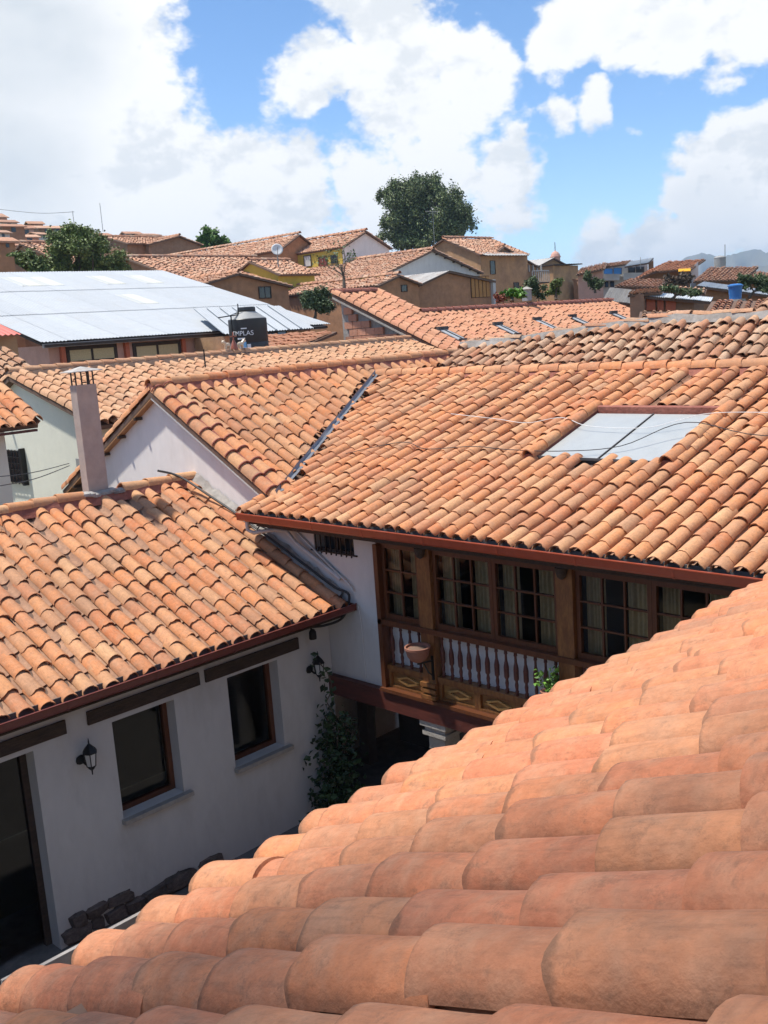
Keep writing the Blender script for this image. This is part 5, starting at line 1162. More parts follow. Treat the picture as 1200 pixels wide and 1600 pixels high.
# ================================================================== OLD ROOF behind the gallery ridge
oh_ = thing('old_tiled_house', 'old mossy roof of large loose tiles just behind the gallery ridge', 'house', (18.3, 8, -7.4))
OX0, OZ0, OPT = 16.75, -1.30, 27.0; ot = math.tan(math.radians(OPT))
of = slope_frame('-X', OX0, OZ0, OPT, 2.05, .5, 14.9)
def otop(y): return -.56 if y > 14.0 else (-.56 + (14.0 - y) / 3.6 * .27 if y > 10.4 else -.29 + .02 * math.sin(y * 2))
def keepO(p, u, v): return p.z < otop(p.y) + .04
po = []
for k in range(19):
    y = .5 + 14.4 * k / 18; po.append(((otop(y) - .10 - OZ0) / math.sin(math.radians(OPT)), y - .5))
oroof = slab(of, 'roof', M['bed'], oh_, poly=[(0, 0)] + po + [(0, 14.4)])
tiles(of, oroof, .243, .37, (.44, .108, .09, 165, .017, 7, 2, .06), M['tile_o'], keep=keepO, cap=300, jit=2.4, seed=92, variants=8, lo=(6, 1), lift=.04)
m = MB(); vs = []; fs = []; nn = 60
for k in range(nn + 1):
    y = .5 + 14.4 * k / nn; z = otop(y) ; x = OX0 + (z - .1 - OZ0) / ot
    j_ = mnoise.noise(Vector((y * 2.1, 3, 1))) * .05
    vs += [(x - .06 + j_ * .6, y, z - .06), (x - .0 + j_, y, z + .09 + j_), (x + .20, y, z + .09 + j_ * 1.2), (x + .35, y, z - .25)]
for k in range(nn):
    for q in range(3): fs.append((4 * k + q, 4 * k + q + 4, 4 * k + q + 5, 4 * k + q + 1))
m.add(vs, fs, True); m.build('ridge_cement', M['cement'], oh_, sharp=60)
rs3 = random.Random(77)
y = 14.2
while y > .8:
    L_ = rs3.uniform(.36, .5); z = otop(y) + .09; x = OX0 + (otop(y) - .1 - OZ0) / ot + .12
    if rs3.random() < .85: cap_run(oroof, (x + rs3.uniform(-.04, .06), y, z), (x + rs3.uniform(-.04, .06), y - L_, z + rs3.uniform(-.02, .03)), .115, M['tile_o'], L_, seed=int(y * 100), arc=130, wob=.06)
    y -= L_ * .98
B().prism([(OX0 + .3, .6, -7.4), (OX0 + 2.2, .6, -7.4), (OX0 + 2.2, .6, -1.0), (OX0 + .3, .6, -1.35)], (0, 14.0, 0)).build('wall', M['adobe'], oh_)
# second old slope rising at the right, large tiles
ob = slope_frame('-X', 19.6, -.62, 16, 2.4, -2.0, 9.3); ob_roof = slab(ob, 'upper_roof', M['bed'], oh_); tiles(ob, ob_roof, .30, .5, (.58, .135, .115, 165, .018, 6, 1, .05), M['tile_o'], cap=60, jit=2.5, seed=95, lo=(5, 1), name='large_tile')
B().box(19.9, 22.0, -1.8, 9.2, -7.4, -.75).build('upper_wall', M['adobe'], oh_)

# ================================================================== HOUSES UP THE HILL
yh = gable_y('yellow_house', 'yellow house with white gable, red door and tiled roof on the slope', 55.0, (573, 359), (536, 384), (614, 386), 22.0, 'white_warm', seed=101)
zt = yh['L'][2]
wx = yh['L'][0] + .17
B().box(wx - .05, wx, 55.3, 76.5, yh['zb'], zt - .05).build('side_wall', M['yellow'], yh['t'])
for (a, b, c, d, mt_n, nm) in ((499, 511, 402, 424, 'door_red', 'door'), (518, 527, 399, 411, 'window_dark', 'window'), (476, 486, 400, 416, 'white', 'shutter')): win_x(yh['t'], wx - .052, a, c, b, d, mt_n, 'wood_dark', 0, nm)
lbh = gable_y('upper_tiled_house', 'house with long worn tile roof rising left of the yellow house', 60.0, (469, 364), (437, 389), (500, 388), 40.0, 'adobe', seed=103, tiled=('L',))
wg = gable_y('white_gable_house', 'broad house with pale plastered gable under a worn tile roof', 47.0, (678, 388), (603, 425), (756, 424), 18.0, 'white', seed=105)
wxx = wg['L'][0] + .17; B().box(wxx - .05, wxx, 47.3, 64.5, wg['zb'], wg['L'][2] - .05).build('side_wall', M['yellow'], wg['t'])
for k in range(6):
    f_ = (k + .5) / 6; xx = wg['A'][0] + (wg['R'][0] - wg['A'][0]) * f_; zz = wg['A'][2] + (wg['R'][2] - wg['A'][2]) * f_; B().box(xx - .05, xx + .05, 47.0, 47.25, zz - .30, zz - .2).build('purlin_end', M['wood_dark'], wg['t'])
sa = gable_y('small_adobe_house', 'small brown adobe gable with one tiny dark window', 41.0, (625, 427), (590, 444), (661, 441), 9.0, 'adobe', seed=107)
win_y(sa['t'], 41.25, 627, 446, 635, 455, mull=0)
ws = gable_y('slatted_adobe_house', 'brown adobe house with orange wooden slats beside a white post', 41.6, (702, 421), (655, 443), (775, 437), 8.0, 'adobe', roof=None, seed=109)
for (f_, rl_, n_) in ((ws['fl'], ws['rl'], 4), (ws['fr'], ws['rr'], 5)):
    for k in range(8): a = f_['O'] + f_['V'] * (k * f_['nv'] / 8) + f_['N'] * .03; corr_sheet('roof_sheet', a, a + f_['V'] * (f_['nv'] / 8 + .02), a + f_['U'] * f_['nu'], M['metal_old'], ws['t'], 5, .02, 4, lift=.004 * (k % 2))
yy = 41.6 + .25
p0, p1 = ony(735, 447, yy), ony(764, 447, yy); za, zb_ = ony(750, 431, yy)[2], ony(750, 465, yy)[2]
op = B().box(p0[0], p1[0], yy - .03, yy - .002, zb_, za).build('slat_opening', M['wood_dark'], ws['t'])
for k in range(5): x = p0[0] + (p1[0] - p0[0]) * (k + .12) / 5; B().box(x, x + (p1[0] - p0[0]) / 5 * .78, yy - .07, yy - .031, zb_ + .03, za - .05).build('slat', M['shutter'], op)
q = ony(769, 450, yy); B().box(q[0] - .14, q[0] + .14, yy - .2, yy + .1, ws['zb'], ony(769, 437, yy)[2]).build('white_post', M['white'], ws['t'])
aw = gable_y('adobe_window_house', 'low adobe house with a small wooden window behind the metal roof', 45.0, (374, 424), (310, 443), (458, 444), 10.0, 'adobe', seed=111)
win_y(aw['t'], 45.25, 405, 449, 422, 465, 'window_dark', 'wood_dark', 1)
tl_ = gable_x('long_tiled_house', 'long low house with broken tile slope above the metal hall', ony(200, 396, 62)[0] - 6, (150, 397), (180, 428), (130, 420), 34.0, 'adobe', seed=113) if False else None
def slope_house(name, label, y_r, y_e, ridge0, ridge1, eave_py, wallmat, roof='tile_far', seed=1, sp=.26, ex=.42, cat='house', back=4.0):
    """House with its ridge along X seen broadside: ridge seen from ridge0 to ridge1 on the plane y_r; the eave at y_e is seen at eave_py below the ridge's middle."""
    a, b = ony(*ridge0, y_r), ony(*ridge1, y_r); xm = (ridge0[0] + ridge1[0]) / 2; e = ony(xm, eave_py, y_e); zr_ = (a[2] + b[2]) / 2
    x0, x1 = a[0], b[0]; zb = gzone(x0, y_e); t = thing(name, label, cat, ((x0 + x1) / 2, y_r, zb)); p = math.degrees(math.atan2(zr_ - e[2], y_r - y_e))
    f = slope_frame('-Y', y_e, e[2] - .1, p, y_r - y_e, x0, x1); r = slab(f, 'roof', M['bed'], t, .1); far_tiles(f, r, roof, sp, ex, seed)
    f2 = slope_frame('+Y', y_r + back, zr_ - .1 - back * .4, math.degrees(math.atan(.4)), back, x0, x1); slab(f2, 'rear_slope', M['bed'], t, .1)
    cap_run(r, (x0, y_r, zr_), (x1, y_r, zr_), .14, M[roof], .5, seed=seed, joined=True)
    B().prism([(x0 + .2, y_e + .4, zb), (x0 + .2, y_r + back - .4, zb), (x0 + .2, y_r + back - .4, zr_ - .4 * back - .15), (x0 + .2, y_r, zr_ - .22), (x0 + .2, y_e + .4, e[2] - .1)], (x1 - x0 - .4, 0, 0)).build('wall', M[wallmat], t)
    return dict(t=t, e=e, x0=x0, x1=x1, zb=zb, zr=zr_, y_e=y_e)
slope_house('long_tiled_house', 'long low house with broken tile slope above the metal hall', 58, 51, (195, 397), (400, 404), 442, 'adobe', seed=113)
slope_house('yellow_annex', 'yellow walled annex with small tile roof in front of the yellow house', 53.0, 50.0, (388, 407), (452, 405), 427, 'yellow', seed=115)
cw = gable_y('wall_top_house', 'long adobe barn with tiled coping on the skyline left of the green tree', 80.0, (281, 367), (232, 380), (318, 381), 30.0, 'adobe3', seed=117)
lo_ = slope_house('adobe_barn', 'dark adobe barn with ragged tiled eave on the skyline', 84.0, 80.5, (165, 371), (272, 369), 379, 'adobe3', seed=119)
# tall adobe house
ta = gable_x('tall_adobe_house', 'tall ochre adobe house with tiled roof right of the big tree', 64.0, (692, 371), (750, 396), (660, 392), 6.5, 'adobe2', seed=121)
qn = ta['N']
for k in range(3): corr_sheet('eave_sheet', (64.1 + 1.9 * k, qn[1] - .5, qn[2] - .22), (66.0 + 1.9 * k, qn[1] - .5, qn[2] - .22), (64.1 + 1.9 * k, qn[1] + .9, qn[2] + .28), M['metal_old'], ta['t'], 5, .02, 4, lift=.04)
win_y(ta['t'], qn[1] + .18, 766, 408, 773, 428, mull=0); win_y(ta['t'], qn[1] + .18, 803, 442, 810, 456, mull=0)
tb = gable_y('adobe_wing', 'adobe wing with sloping eave and grey timber balcony', qn[1] + .3, (789, 383), (770, 398), (843, 415), 7.0, 'adobe2', seed=123)
yb = tb['y'] + .25
p0, p1 = ony(818, 420, yb), ony(844, 420, yb); za, zb_ = ony(830, 414, yb)[2], ony(830, 442, yb)[2]
bal = B().box(p0[0], p1[0], yb - .9, yb - .003, zb_ - .1, zb_).build('balcony', M['wood_dark'], tb['t'])
for k in range(9): x = p0[0] + (p1[0] - p0[0]) * k / 8; B().bar((x, yb - .86, zb_), (x, yb - .86, zb_ + .9), .07).build('baluster', M['metal_old'], bal)
B().bar((p0[0], yb - .86, zb_ + .93), (p1[0], yb - .86, zb_ + .93), .07).build('handrail', M['metal_old'], bal)
for k in range(5): x = p0[0] + (p1[0] - p0[0]) * k / 4; B().bar((x, yb - .1, zb_ + .9), (x, yb - .1, za), .12).build('board', M['metal_old'], bal)
ch_ = gable_y('chapel_house', 'adobe house with pale roof and a small domed bell turret', 55.5, (866, 401), (840, 415), (905, 421), 7.0, 'adobe2', roof=None, seed=125)
for k in range(4): f_ = ch_['fl']; a = f_['O'] + f_['V'] * (k * f_['nv'] / 4) + f_['N'] * .03; corr_sheet('roof_sheet', a, a + f_['V'] * (f_['nv'] / 4 + .02), a + f_['U'] * f_['nu'], M['metal_old'], ch_['t'], 6, .02)
win_y(ch_['t'], 55.75, 850, 418, 857, 431, mull=1); win_y(ch_['t'], 55.75, 853, 450, 862, 462, mull=0)
q = ony(868, 407, 60); tu = B().lathe((q[0], 60, q[2] - .6), [(.50, 0), (.50, .9), (.58, .92), (.58, 1.0), (.50, 1.02), (.46, 1.2), (.30, 1.42), (.08, 1.52), (.05, 1.6)], 10).build('bell_turret', M['pink'], ch_['t']); B().bar((q[0], 60, q[2] + 1.0), (q[0], 60, q[2] + 1.8), .05).build('turret_finial', M['iron'], tu)
q0, q1 = ony(864, 413, 54.0), ony(903, 412, 54.0); zb = gzone(q0[0], 54)
bx_ = thing('flat_adobe_block', 'plain square adobe block with thin flat eave below the bell turret', 'house', ((q0[0] + q1[0]) / 2, 56, zb)); B().box(q0[0], q1[0], 54.0, 58.4, zb, q0[2] - .12).build('wall', M['adobe2'], bx_); B().prism([(q0[0] - .2, 53.7, q0[2] - .10), (q1[0] + .3, 53.7, q0[2] - .06), (q1[0] + .3, 53.7, q0[2] + .04), (q0[0] - .2, 53.7, q0[2] + .0)], (0, 5, .1)).build('roof', M['wood_dark'], bx_)
q0, q1 = ony(903, 437, 53.0), ony(925, 441, 53.0); zb = gzone(q0[0], 53)
lw = thing('garden_wall', 'low stepped adobe garden wall right of the adobe block', 'wall', ((q0[0] + q1[0]) / 2, 53.2, zb)); B().prism([(q0[0], 53, zb), (q1[0], 53, zb), (q1[0], 53, q1[2] - .8), (q0[0], 53, q0[2])], (0, .5, 0)).build('masonry', M['adobe'], lw); B().prism([(q0[0] - .05, 52.9, q0[2] + .002), (q1[0] + .1, 52.9, q1[2] - .798), (q1[0] + .1, 52.9, q1[2] - .70), (q0[0] - .05, 52.9, q0[2] + .1)], (0, .7, 0)).build('coping', M['tile_far'], lw)

# ---- right hand side (these houses stand turned towards the viewer)
def fwd(px): r = ray(px, 480); v = Vector((r[0], r[1], 0)); return v.normalized()
def V3(px, py, d): r = ray(px, py); f = RC @ np.array([0, 0, -1.0]); return Vector(r * (d / float(np.dot(r, f))))
def px_thing(name, label, cat, px, d):
    p = V3(px, 470, d); zb = gzone(p.x, p.y); return thing(name, label, cat, (p.x, p.y, zb)), zb
def px_wall(t, zb, top, d, L, material, name='wall'):
    """Front wall whose top edge runs through the given (px, py) points at depth d, down to the ground, L metres deep."""
    pts = [V3(px, py, d) for px, py in top]; pts = pts + [Vector((pts[-1].x, pts[-1].y, zb)), Vector((pts[0].x, pts[0].y, zb))]
    return B().prism(pts, fwd(top[0][0]) * L).build(name, M[material], t)
def px_box(t, name, x0, y0, x1, y1, d, th, material):
    return B().prism([V3(x0, y0, d), V3(x1, y0, d), V3(x1, y1, d), V3(x0, y1, d)], fwd((x0 + x1) / 2) * th).build(name, M[material], t)
def px_roof(t, eL, eR, rL, roof, seed=1, sp=.21, ex=.36, sheet=None, n=6, name='roof'):
    rL = (rL[0], rL[1], eL[2] + .42 * (rL[2] - eL[2])); a, b, c = V3(*eL), V3(*eR), V3(*rL); U = c - a; V = a - b
    fr = dict(O=b, U=U.normalized(), V=V.normalized(), N=U.cross(V).normalized(), nu=U.length, nv=V.length)
    r = slab(fr, name, M['bed'], t, .09)
    if sheet:
        for k in range(n): p = b + V * (k / n) + fr['N'] * .03; corr_sheet('roof_sheet', p, p + V * (1 / n + .005), p + U, M[sheet], t, 6, .018, 4, lift=.004 * (k % 2))
    else: far_tiles(fr, r, roof, sp, ex, seed, 1.4, (.42, .085, .072, 150, .015, 3, 1, 0))
    return r
def px_win(t, x0, y0, x1, y1, d, material='window_dark', frame='wood_dark'):
    w = px_box(t, 'window', x0 - .7, y0 - .7, x1 + .7, y1 + .7, d - .05, .045, frame); px_box(w, 'pane', x0, y0, x1, y1, d - .07, .018, material)
t, zb = px_thing('brick_shed', 'small reddish brick shed with rusty roof left of the white building', 'shed', 922, 75)
px_wall(t, zb, [(903, 429), (942, 421)], 75, 4, 'pink'); px_roof(t, (900, 430, 74.5), (945, 420, 74.5), (906, 420, 80), 'tile_far', 131)
t, zb = px_thing('white_balcony_building', 'white two storey building with blue window band and glass roof', 'building', 976, 79)
px_wall(t, zb, [(942, 433), (1012, 430)], 78, 4, 'white'); px_wall(t, zb, [(942, 418), (1012, 412)], 79.5, 5, 'white', 'upper_wall')
px_box(t, 'parapet', 941, 428, 968, 438, 77.3, .3, 'white'); px_box(t, 'parapet', 974, 426, 1012, 437, 77.3, .3, 'white')
px_win(t, 944, 420, 957, 428, 79.4, 'tank_blue'); px_win(t, 959, 419, 971, 428, 79.4, 'tank_blue'); px_win(t, 982, 418, 992, 427, 79.4); px_win(t, 994, 417, 1006, 426, 79.4)
px_win(t, 946, 440, 950, 448, 77.9); px_win(t, 954, 440, 959, 448, 77.9)
px_roof(t, (936, 419, 76.5), (978, 413, 76.5), (948, 413, 82), 'tile_far', 132); px_roof(t, (976, 417, 76), (1013, 411, 76), (985, 409, 80), None, sheet='metal', n=4, name='glass_roof')
px_wall(t, zb, [(1013, 412), (1021, 406)], 78, 4, 'adobe3', 'end_wall')
t, zb = px_thing('awning_house', 'brown house with long terracotta roof and yellow awning', 'house', 1040, 63)
px_wall(t, zb, [(994, 438), (1034, 423), (1078, 422)], 62, 4, 'adobe3'); px_roof(t, (1022, 425, 61.4), (1079, 421, 61.4), (1048, 409, 67), 'tile_r', 133); px_roof(t, (989, 439, 61.2), (1024, 424, 61.2), (1015, 423, 66.5), 'tile_r', 134, name='lower_roof')
px_wall(t, zb, [(1079, 421), (1091, 408)], 62.2, 3.5, 'white', 'white_end'); px_roof(t, (1060, 425, 60.3), (1079, 424, 60.3), (1060, 421, 61.3), None, sheet='yellow_awning', n=2, name='awning')
t, zb = px_thing('weathered_shed', 'low shed with weathered tile roof below the white building', 'shed', 995, 51)
px_wall(t, zb, [(966, 449), (1025, 451)], 50, 3, 'adobe'); px_roof(t, (960, 448, 49.4), (1028, 450, 49.4), (984, 436, 54), 'tile_far', 135)
t, zb = px_thing('tank_roof_house', 'house with brown tile roof carrying a grey tank and antenna', 'house', 1120, 59)
px_wall(t, zb, [(1088, 439), (1160, 437)], 58, 5, 'adobe'); px_roof(t, (1083, 440, 57.3), (1164, 438, 57.3), (1108, 419, 64), 'tile_far', 137)
q = V3(1125, 418, 64.2); gt = thing('grey_roof_tank', 'small grey cylindrical tank on the ridge of the brown roof', 'tank', q); B().lathe(q, [(.34, 0), (.38, .3), (.36, .5), (.38, .62), (.30, .70), (.05, .74)], 14).build('body', M['tank_grey'], gt); B().box(q.x - .7, q.x + .5, q.y - .5, q.y + .5, q.z - .35, q.z - .003).build('stand', M['cement'], gt)
q = V3(1133, 420, 64); o = MB().tube([q, q + Vector((0, 0, 1.5))], .02, 5).build('antenna_mast', M['iron']); meta(o, 'thin tall antenna mast beside the grey roof tank', 'antenna')
t, zb = px_thing('far_right_house', 'long tile roofed house behind the hedge at the right edge', 'house', 1185, 71)
px_wall(t, zb, [(1155, 436), (1230, 446)], 70, 5, 'adobe'); px_roof(t, (1150, 437, 69.3), (1235, 447, 69.3), (1158, 421, 76), 'tile_far', 139)
t, zb = px_thing('pale_metal_shed', 'shed with pale grey metal roof behind the blue tank', 'shed', 1145, 48)
px_wall(t, zb, [(1092, 449), (1205, 464)], 47.4, 4, 'adobe'); px_roof(t, (1089, 447, 47), (1210, 463, 47), (1100, 441, 54), None, sheet='metal', n=8)
t, zb = px_thing('white_metal_leanto', 'lean-to with white metal roof over orange red panels', 'shed', 1050, 40)
px_wall(t, zb, [(1008, 465), (1085, 472)], 39.6, 2.5, 'adobe3'); px_roof(t, (1005, 463, 39.2), (1111, 472, 39.2), (1012, 457, 43), None, sheet='white_sheet', n=6)
for (u, v) in ((1010, 1024), (1027, 1037), (1040, 1056)): px_box(t, 'wall_panel', u, 468, v, 485, 39.5, .06, 'orange_panel')
t, zb = px_thing('adobe_pier', 'dark square adobe pier with tiled cap left of the white lean-to', 'wall', 995, 39)
px_wall(t, zb, [(984, 460), (1006, 460)], 38.6, 1.2, 'adobe3', 'masonry'); px_roof(t, (981, 461, 38.3), (1034, 457, 39.6), (988, 455, 41), 'tile_o', 145, name='cap_roof')
t, zb = px_thing('corrugated_shed', 'shed with old streaked grey corrugated roof at the end of the salmon roof', 'shed', 965, 45)
px_wall(t, zb, [(946, 471), (985, 476)], 45.3, 2.5, 'adobe'); px_roof(t, (941, 470, 45), (988, 475, 45), (953, 450, 48), None, sheet='metal_old', n=5)
t, zb = px_thing('mossy_wall', 'brown wall with narrow mossy tile coping behind the white lean-to', 'wall', 1065, 46)
px_wall(t, zb, [(1030, 453), (1100, 460)], 45.3, 1.5, 'adobe3', 'masonry'); px_roof(t, (1028, 453, 45), (1102, 460, 45), (1032, 445, 47), 'tile_o', 151, name='coping')
t, zb = px_thing('red_tiled_house', 'house with neat red tile roof below the blue tank at right', 'house', 1150, 36)
px_wall(t, zb, [(1100, 508), (1220, 506)], 30.4, 6, 'adobe'); r_ = px_roof(t, (1088, 509, 30), (1235, 507, 30), (1112, 471, 39), 'tile_r', 147, sp=.27, ex=.38)
q = V3(1150, 482, 34.8); B().prism([V3(1140, 487, 33.6), V3(1153, 487, 33.6), V3(1160, 478, 35.6), V3(1147, 478, 35.6)], (0, 0, .12)).build('skylight', M['metal'], t)
q = V3(1149, 470, 38.4); bt = thing('blue_water_tank', 'bright blue plastic water tank on a concrete block at right', 'tank', q)
B().lathe(q + Vector((0, 0, .06)), [(.22, 0), (.26, .46), (.265, .48)], 20).build('body', M['tank_blue'], bt); B().lathe(q + Vector((0, 0, .541)), [(.29, 0), (.29, .04), (.18, .09), (.03, .10)], 20).build('lid', M['tank_blue'], bt); B().box(q.x - .28, q.x + .28, q.y - .28, q.y + .28, q.z - 1.2, q.z + .058).build('block', M['cement'], bt)
t, zb = px_thing('ragged_tiled_house', 'ragged old tile roof between the salmon roof and the red tiles', 'house', 1060, 33)
px_wall(t, zb, [(1008, 510), (1115, 511)], 29.6, 5, 'adobe'); px_roof(t, (995, 511, 29.2), (1122, 512, 29.2), (1000, 487, 35), 'tile_o', 149, sp=.25, ex=.4)

# ---- left hillside
rl3 = random.Random(202)
HILL = [(10, 372, 20, 14, 'adobe', 'brown adobe house at the left edge under a mossy eave', 70), (20, 350, 26, 10, 'adobe3', 'dark tiled cottage at the left edge of the hill', 120), (-4, 332, 22, 18, 'pink', 'tall pinkish block cut by the left edge', 165), (13, 343, 20, 11, 'white', 'small white house high on the left hill', 150),
        (35, 352, 24, 13, 'pink', 'pink house with flat roof on the left hill', 150), (38, 366, 32, 12, 'pink', 'wide salmon house below the pink one', 125), (28, 381, 24, 8, 'pink', 'low reddish hut just left of the leafy tree', 100), (60, 377, 20, 7, 'adobe3', 'dark low hut beside the leafy tree', 110),
        (80, 352, 32, 12, 'adobe3', 'brown house half hidden behind the leafy tree', 160), (158, 363, 30, 14, 'adobe3', 'brown hillside house right of the leafy tree', 140), (182, 368, 18, 9, 'pink', 'small rust roofed hut on the skyline', 140), (208, 362, 18, 9, 'white', 'grey white cottage with gable on the skyline', 150), (234, 364, 26, 8, 'adobe3', 'mossy roofed long hut on the skyline', 150),
        (56, 346, 16, 10, 'adobe', 'narrow brown house above the pink flat roofed one', 170), (68, 363, 18, 9, 'white', 'little whitewashed hut behind the top of the leafy tree', 140), (102, 360, 22, 9, 'adobe', 'flat tan hut on the ridge behind the leafy tree', 170), (124, 366, 18, 8, 'pink', 'rosy hut on the ridge right of the utility pole', 165), (172, 372, 16, 7, 'adobe', 'tiny tan hut beside the dark adobe barn', 120), (196, 369, 14, 7, 'adobe3', 'tiny dark hut left of the grey white cottage', 135), (50, 386, 20, 8, 'adobe', 'tan hut low on the left hillside', 95), (4, 360, 18, 9, 'white', 'pale house behind the mossy eave at the left edge', 110)]
for i, (px, py, w, h_, mt_n, lab, D) in enumerate(HILL):
    r = ray(px, py); r = r / math.hypot(r[0], r[1]) * D; ppm = FOC / (np.linalg.norm(r)); wid = w / ppm * 1.25; hei = h_ / ppm
    y = r[1]; xw = r[0]; zt = r[2]; zb = min(ground_z(xw, y), zt - hei) - 2.0
    t = thing('hillside_house', lab, 'house', (xw, y, zb), 'houses on the left hillside')
    ang = rl3.uniform(-.25, .25); dp = wid * rl3.uniform(.7, 1.1); hgt = hei * .35
    ca, sa_ = math.cos(ang), math.sin(ang)
    def P3(a, b, c): return (xw + a * ca - b * sa_, y + a * sa_ + b * ca, c)
    rp_ = [P3(-wid / 2, 0, zb), P3(wid / 2, 0, zb), P3(wid / 2, 0, zt - hgt), P3(-wid / 2, 0, zt - hgt)]; B().prism(rp_, (-dp * sa_, dp * ca, 0)).build('wall', M[mt_n], t)
    e = .25
    B().prism([P3(-wid / 2 - e, -e, zt - hgt - .1), P3(wid / 2 + e, -e, zt - hgt - .1), P3(wid / 2 + e, dp / 2, zt), P3(-wid / 2 - e, dp / 2, zt)], (0, 0, .12)).build('roof', M['tile_far'], t)
    B().prism([P3(-wid / 2 - e, dp + e, zt - hgt - .1), P3(wid / 2 + e, dp + e, zt - hgt - .1), P3(wid / 2 + e, dp / 2 + .01, zt), P3(-wid / 2 - e, dp / 2 + .01, zt)], (0, 0, .12)).build('roof', M['tile_far'], t)
    nw = 2 if wid > 2.5 else 1
    for k in range(nw):
        a = wid * ((k + 1) / (nw + 1) - .5); ww = min(.45, wid * .1); zc = zt - hgt - hei * .38
        B().prism([P3(a - ww, -.03, zc - ww * 1.1), P3(a + ww, -.03, zc - ww * 1.1), P3(a + ww, -.03, zc + ww * 1.1), P3(a - ww, -.03, zc + ww * 1.1)], (0, .028, 0)).build('window', M['window_dark'], t)
slope_house('broken_tile_roof', 'low tile roof left of the leafy tree above the metal hall', 66.0, 60.0, (30, 379), (92, 378), 410, 'adobe', seed=161)
q0, q1 = ony(0, 403, 48), ony(22, 401, 48); zb = gzone(q0[0], 48)
t = thing('adobe_gable_wall', 'bare adobe wall end with sloping coping at the left edge above the metal hall', 'wall', (q0[0], 48, zb)); B().box(q0[0] - 3, q1[0], 48, 48.6, zb, q1[2]).build('masonry', M['adobe'], t); qd = ony(66, 437, 48); B().prism([(q1[0] + .01, 48.1, zb), (qd[0], 48.1, zb), (qd[0], 48.1, qd[2]), (q1[0] + .01, 48.1, q1[2] - .3)], (0, .4, 0)).build('sloping_wall', M['adobe3'], t)

# ================================================================== TREES AND SHRUBS
def clump_tree(name, label, base, clumps, leaf, size, n, trunk_r, material, seed, elong=2.2, droop=.4, cat='tree', limbs=True):
    """Trunk, limbs to every clump, and leaves spread through each clump (centre, rx, ry, rz)."""
    rr = random.Random(seed); base = Vector([float(a) for a in base]); t = thing(name, label, cat, base)
    m = MB(); cs = [(Vector([float(a) for a in c[0]]), c[1], c[2], c[3]) for c in clumps]; mid = sum((c[0] for c in cs), Vector()) / len(cs); fork = base.lerp(mid, .45); fork.x = (base.x + mid.x) / 2; fork.y = (base.y + mid.y) / 2
    m.tube([base, base.lerp(fork, .5) + Vector((rr.uniform(-.1, .1), rr.uniform(-.1, .1), 0)) * trunk_r * 3, fork], [trunk_r * 1.25, trunk_r, trunk_r * .8], 9); m.build('trunk', M['bark'], t)
    m = MB(); pts = []; tot = sum(c[1] * c[2] * c[3] for c in cs) ** 1.0
    for (c, rx, ry, rz_) in cs:
        mp = fork.lerp(c, .5) + Vector((rr.gauss(0, .2), rr.gauss(0, .2), rr.gauss(.2, .2))) * rx * .5; m.tube([fork, mp, c, c + Vector((0, 0, rz_ * .5))], [trunk_r * .45, trunk_r * .28, trunk_r * .15, trunk_r * .05], 5)
        nn_ = max(30, int(n * (rx * ry * rz_) ** .75 / sum((q[1] * q[2] * q[3]) ** .75 for q in cs)))
        subs = [Vector((rr.gauss(0, .5), rr.gauss(0, .5), rr.gauss(0, .5))) for _ in range(9)]
        for _ in range(nn_):
            s_ = rr.choice(subs); v = s_ + Vector((rr.gauss(0, .22), rr.gauss(0, .22), rr.gauss(0, .24))); pts.append(c + Vector((v.x * rx, v.y * ry, v.z * rz_)))
    if limbs: m.build('limbs', M['bark'], t)
    V, F = leaves(rr, pts, size, elong, droop); MB().add(V, F).build('crown', M[material], t); return t
# the big eucalyptus behind the roofs
D = 118.0; s0 = D / FOC
def at_d(px, py, d): r = ray(px, py); f = RC @ np.array([0, 0, -1.0]); return r * (d / float(np.dot(r, f)))
ec = []
for (px, py, w, h_) in ((655, 297, 22, 26), (683, 300, 20, 28), (703, 316, 18, 26), (720, 332, 14, 24), (632, 305, 24, 28), (610, 312, 18, 24), (655, 325, 30, 32), (690, 335, 28, 34), (715, 350, 20, 22), (622, 335, 24, 26), (605, 350, 18, 20), (640, 355, 28, 24), (672, 362, 30, 22), (700, 368, 22, 18), (615, 370, 20, 16), (640, 378, 26, 14), (670, 308, 18, 26), (648, 284, 13, 16), (598, 302, 10, 14), (725, 348, 10, 16), (652, 270, 12, 14)):
    p = at_d(px, py, D); k = rl3.uniform(-2.5, 2.5); ec.append((p + (RC @ np.array([0, 0, -1.0])) * k, w * s0 * .92, w * s0 * .92, h_ * s0 * .9))
eb = at_d(662, 470, D); eb[2] = min(eb[2], ground_z(eb[0], eb[1]))
clump_tree('eucalyptus_tree', 'tall dense dark green tree standing against the clouds', eb, ec, None, .32, 46000, .6, 'leaf_euc', 303, 2.0, .5)
D2 = 56.0; s1 = D2 / FOC; tcl = []
for (px, py, w, h_) in ((100, 365, 18, 16), (118, 360, 20, 16), (132, 372, 22, 18), (95, 385, 20, 18), (120, 390, 28, 22), (145, 390, 24, 20), (160, 402, 24, 18), (180, 410, 22, 14), (135, 412, 30, 18), (105, 412, 24, 18), (165, 420, 30, 12), (192, 418, 12, 10), (78, 372, 10, 10), (85, 420, 20, 12)):
    p = at_d(px, py, D2 + rl3.uniform(-1, 1)); tcl.append((p, w * s1, w * s1, h_ * s1))
b_ = at_d(128, 440, D2); b_[2] = ground_z(b_[0], b_[1]) - .2; clump_tree('leafy_tree', 'broad leafy green tree rising behind the metal roof at left', b_, tcl, None, .17, 22000, .25, 'leaf_tree', 305, 1.7, .3)
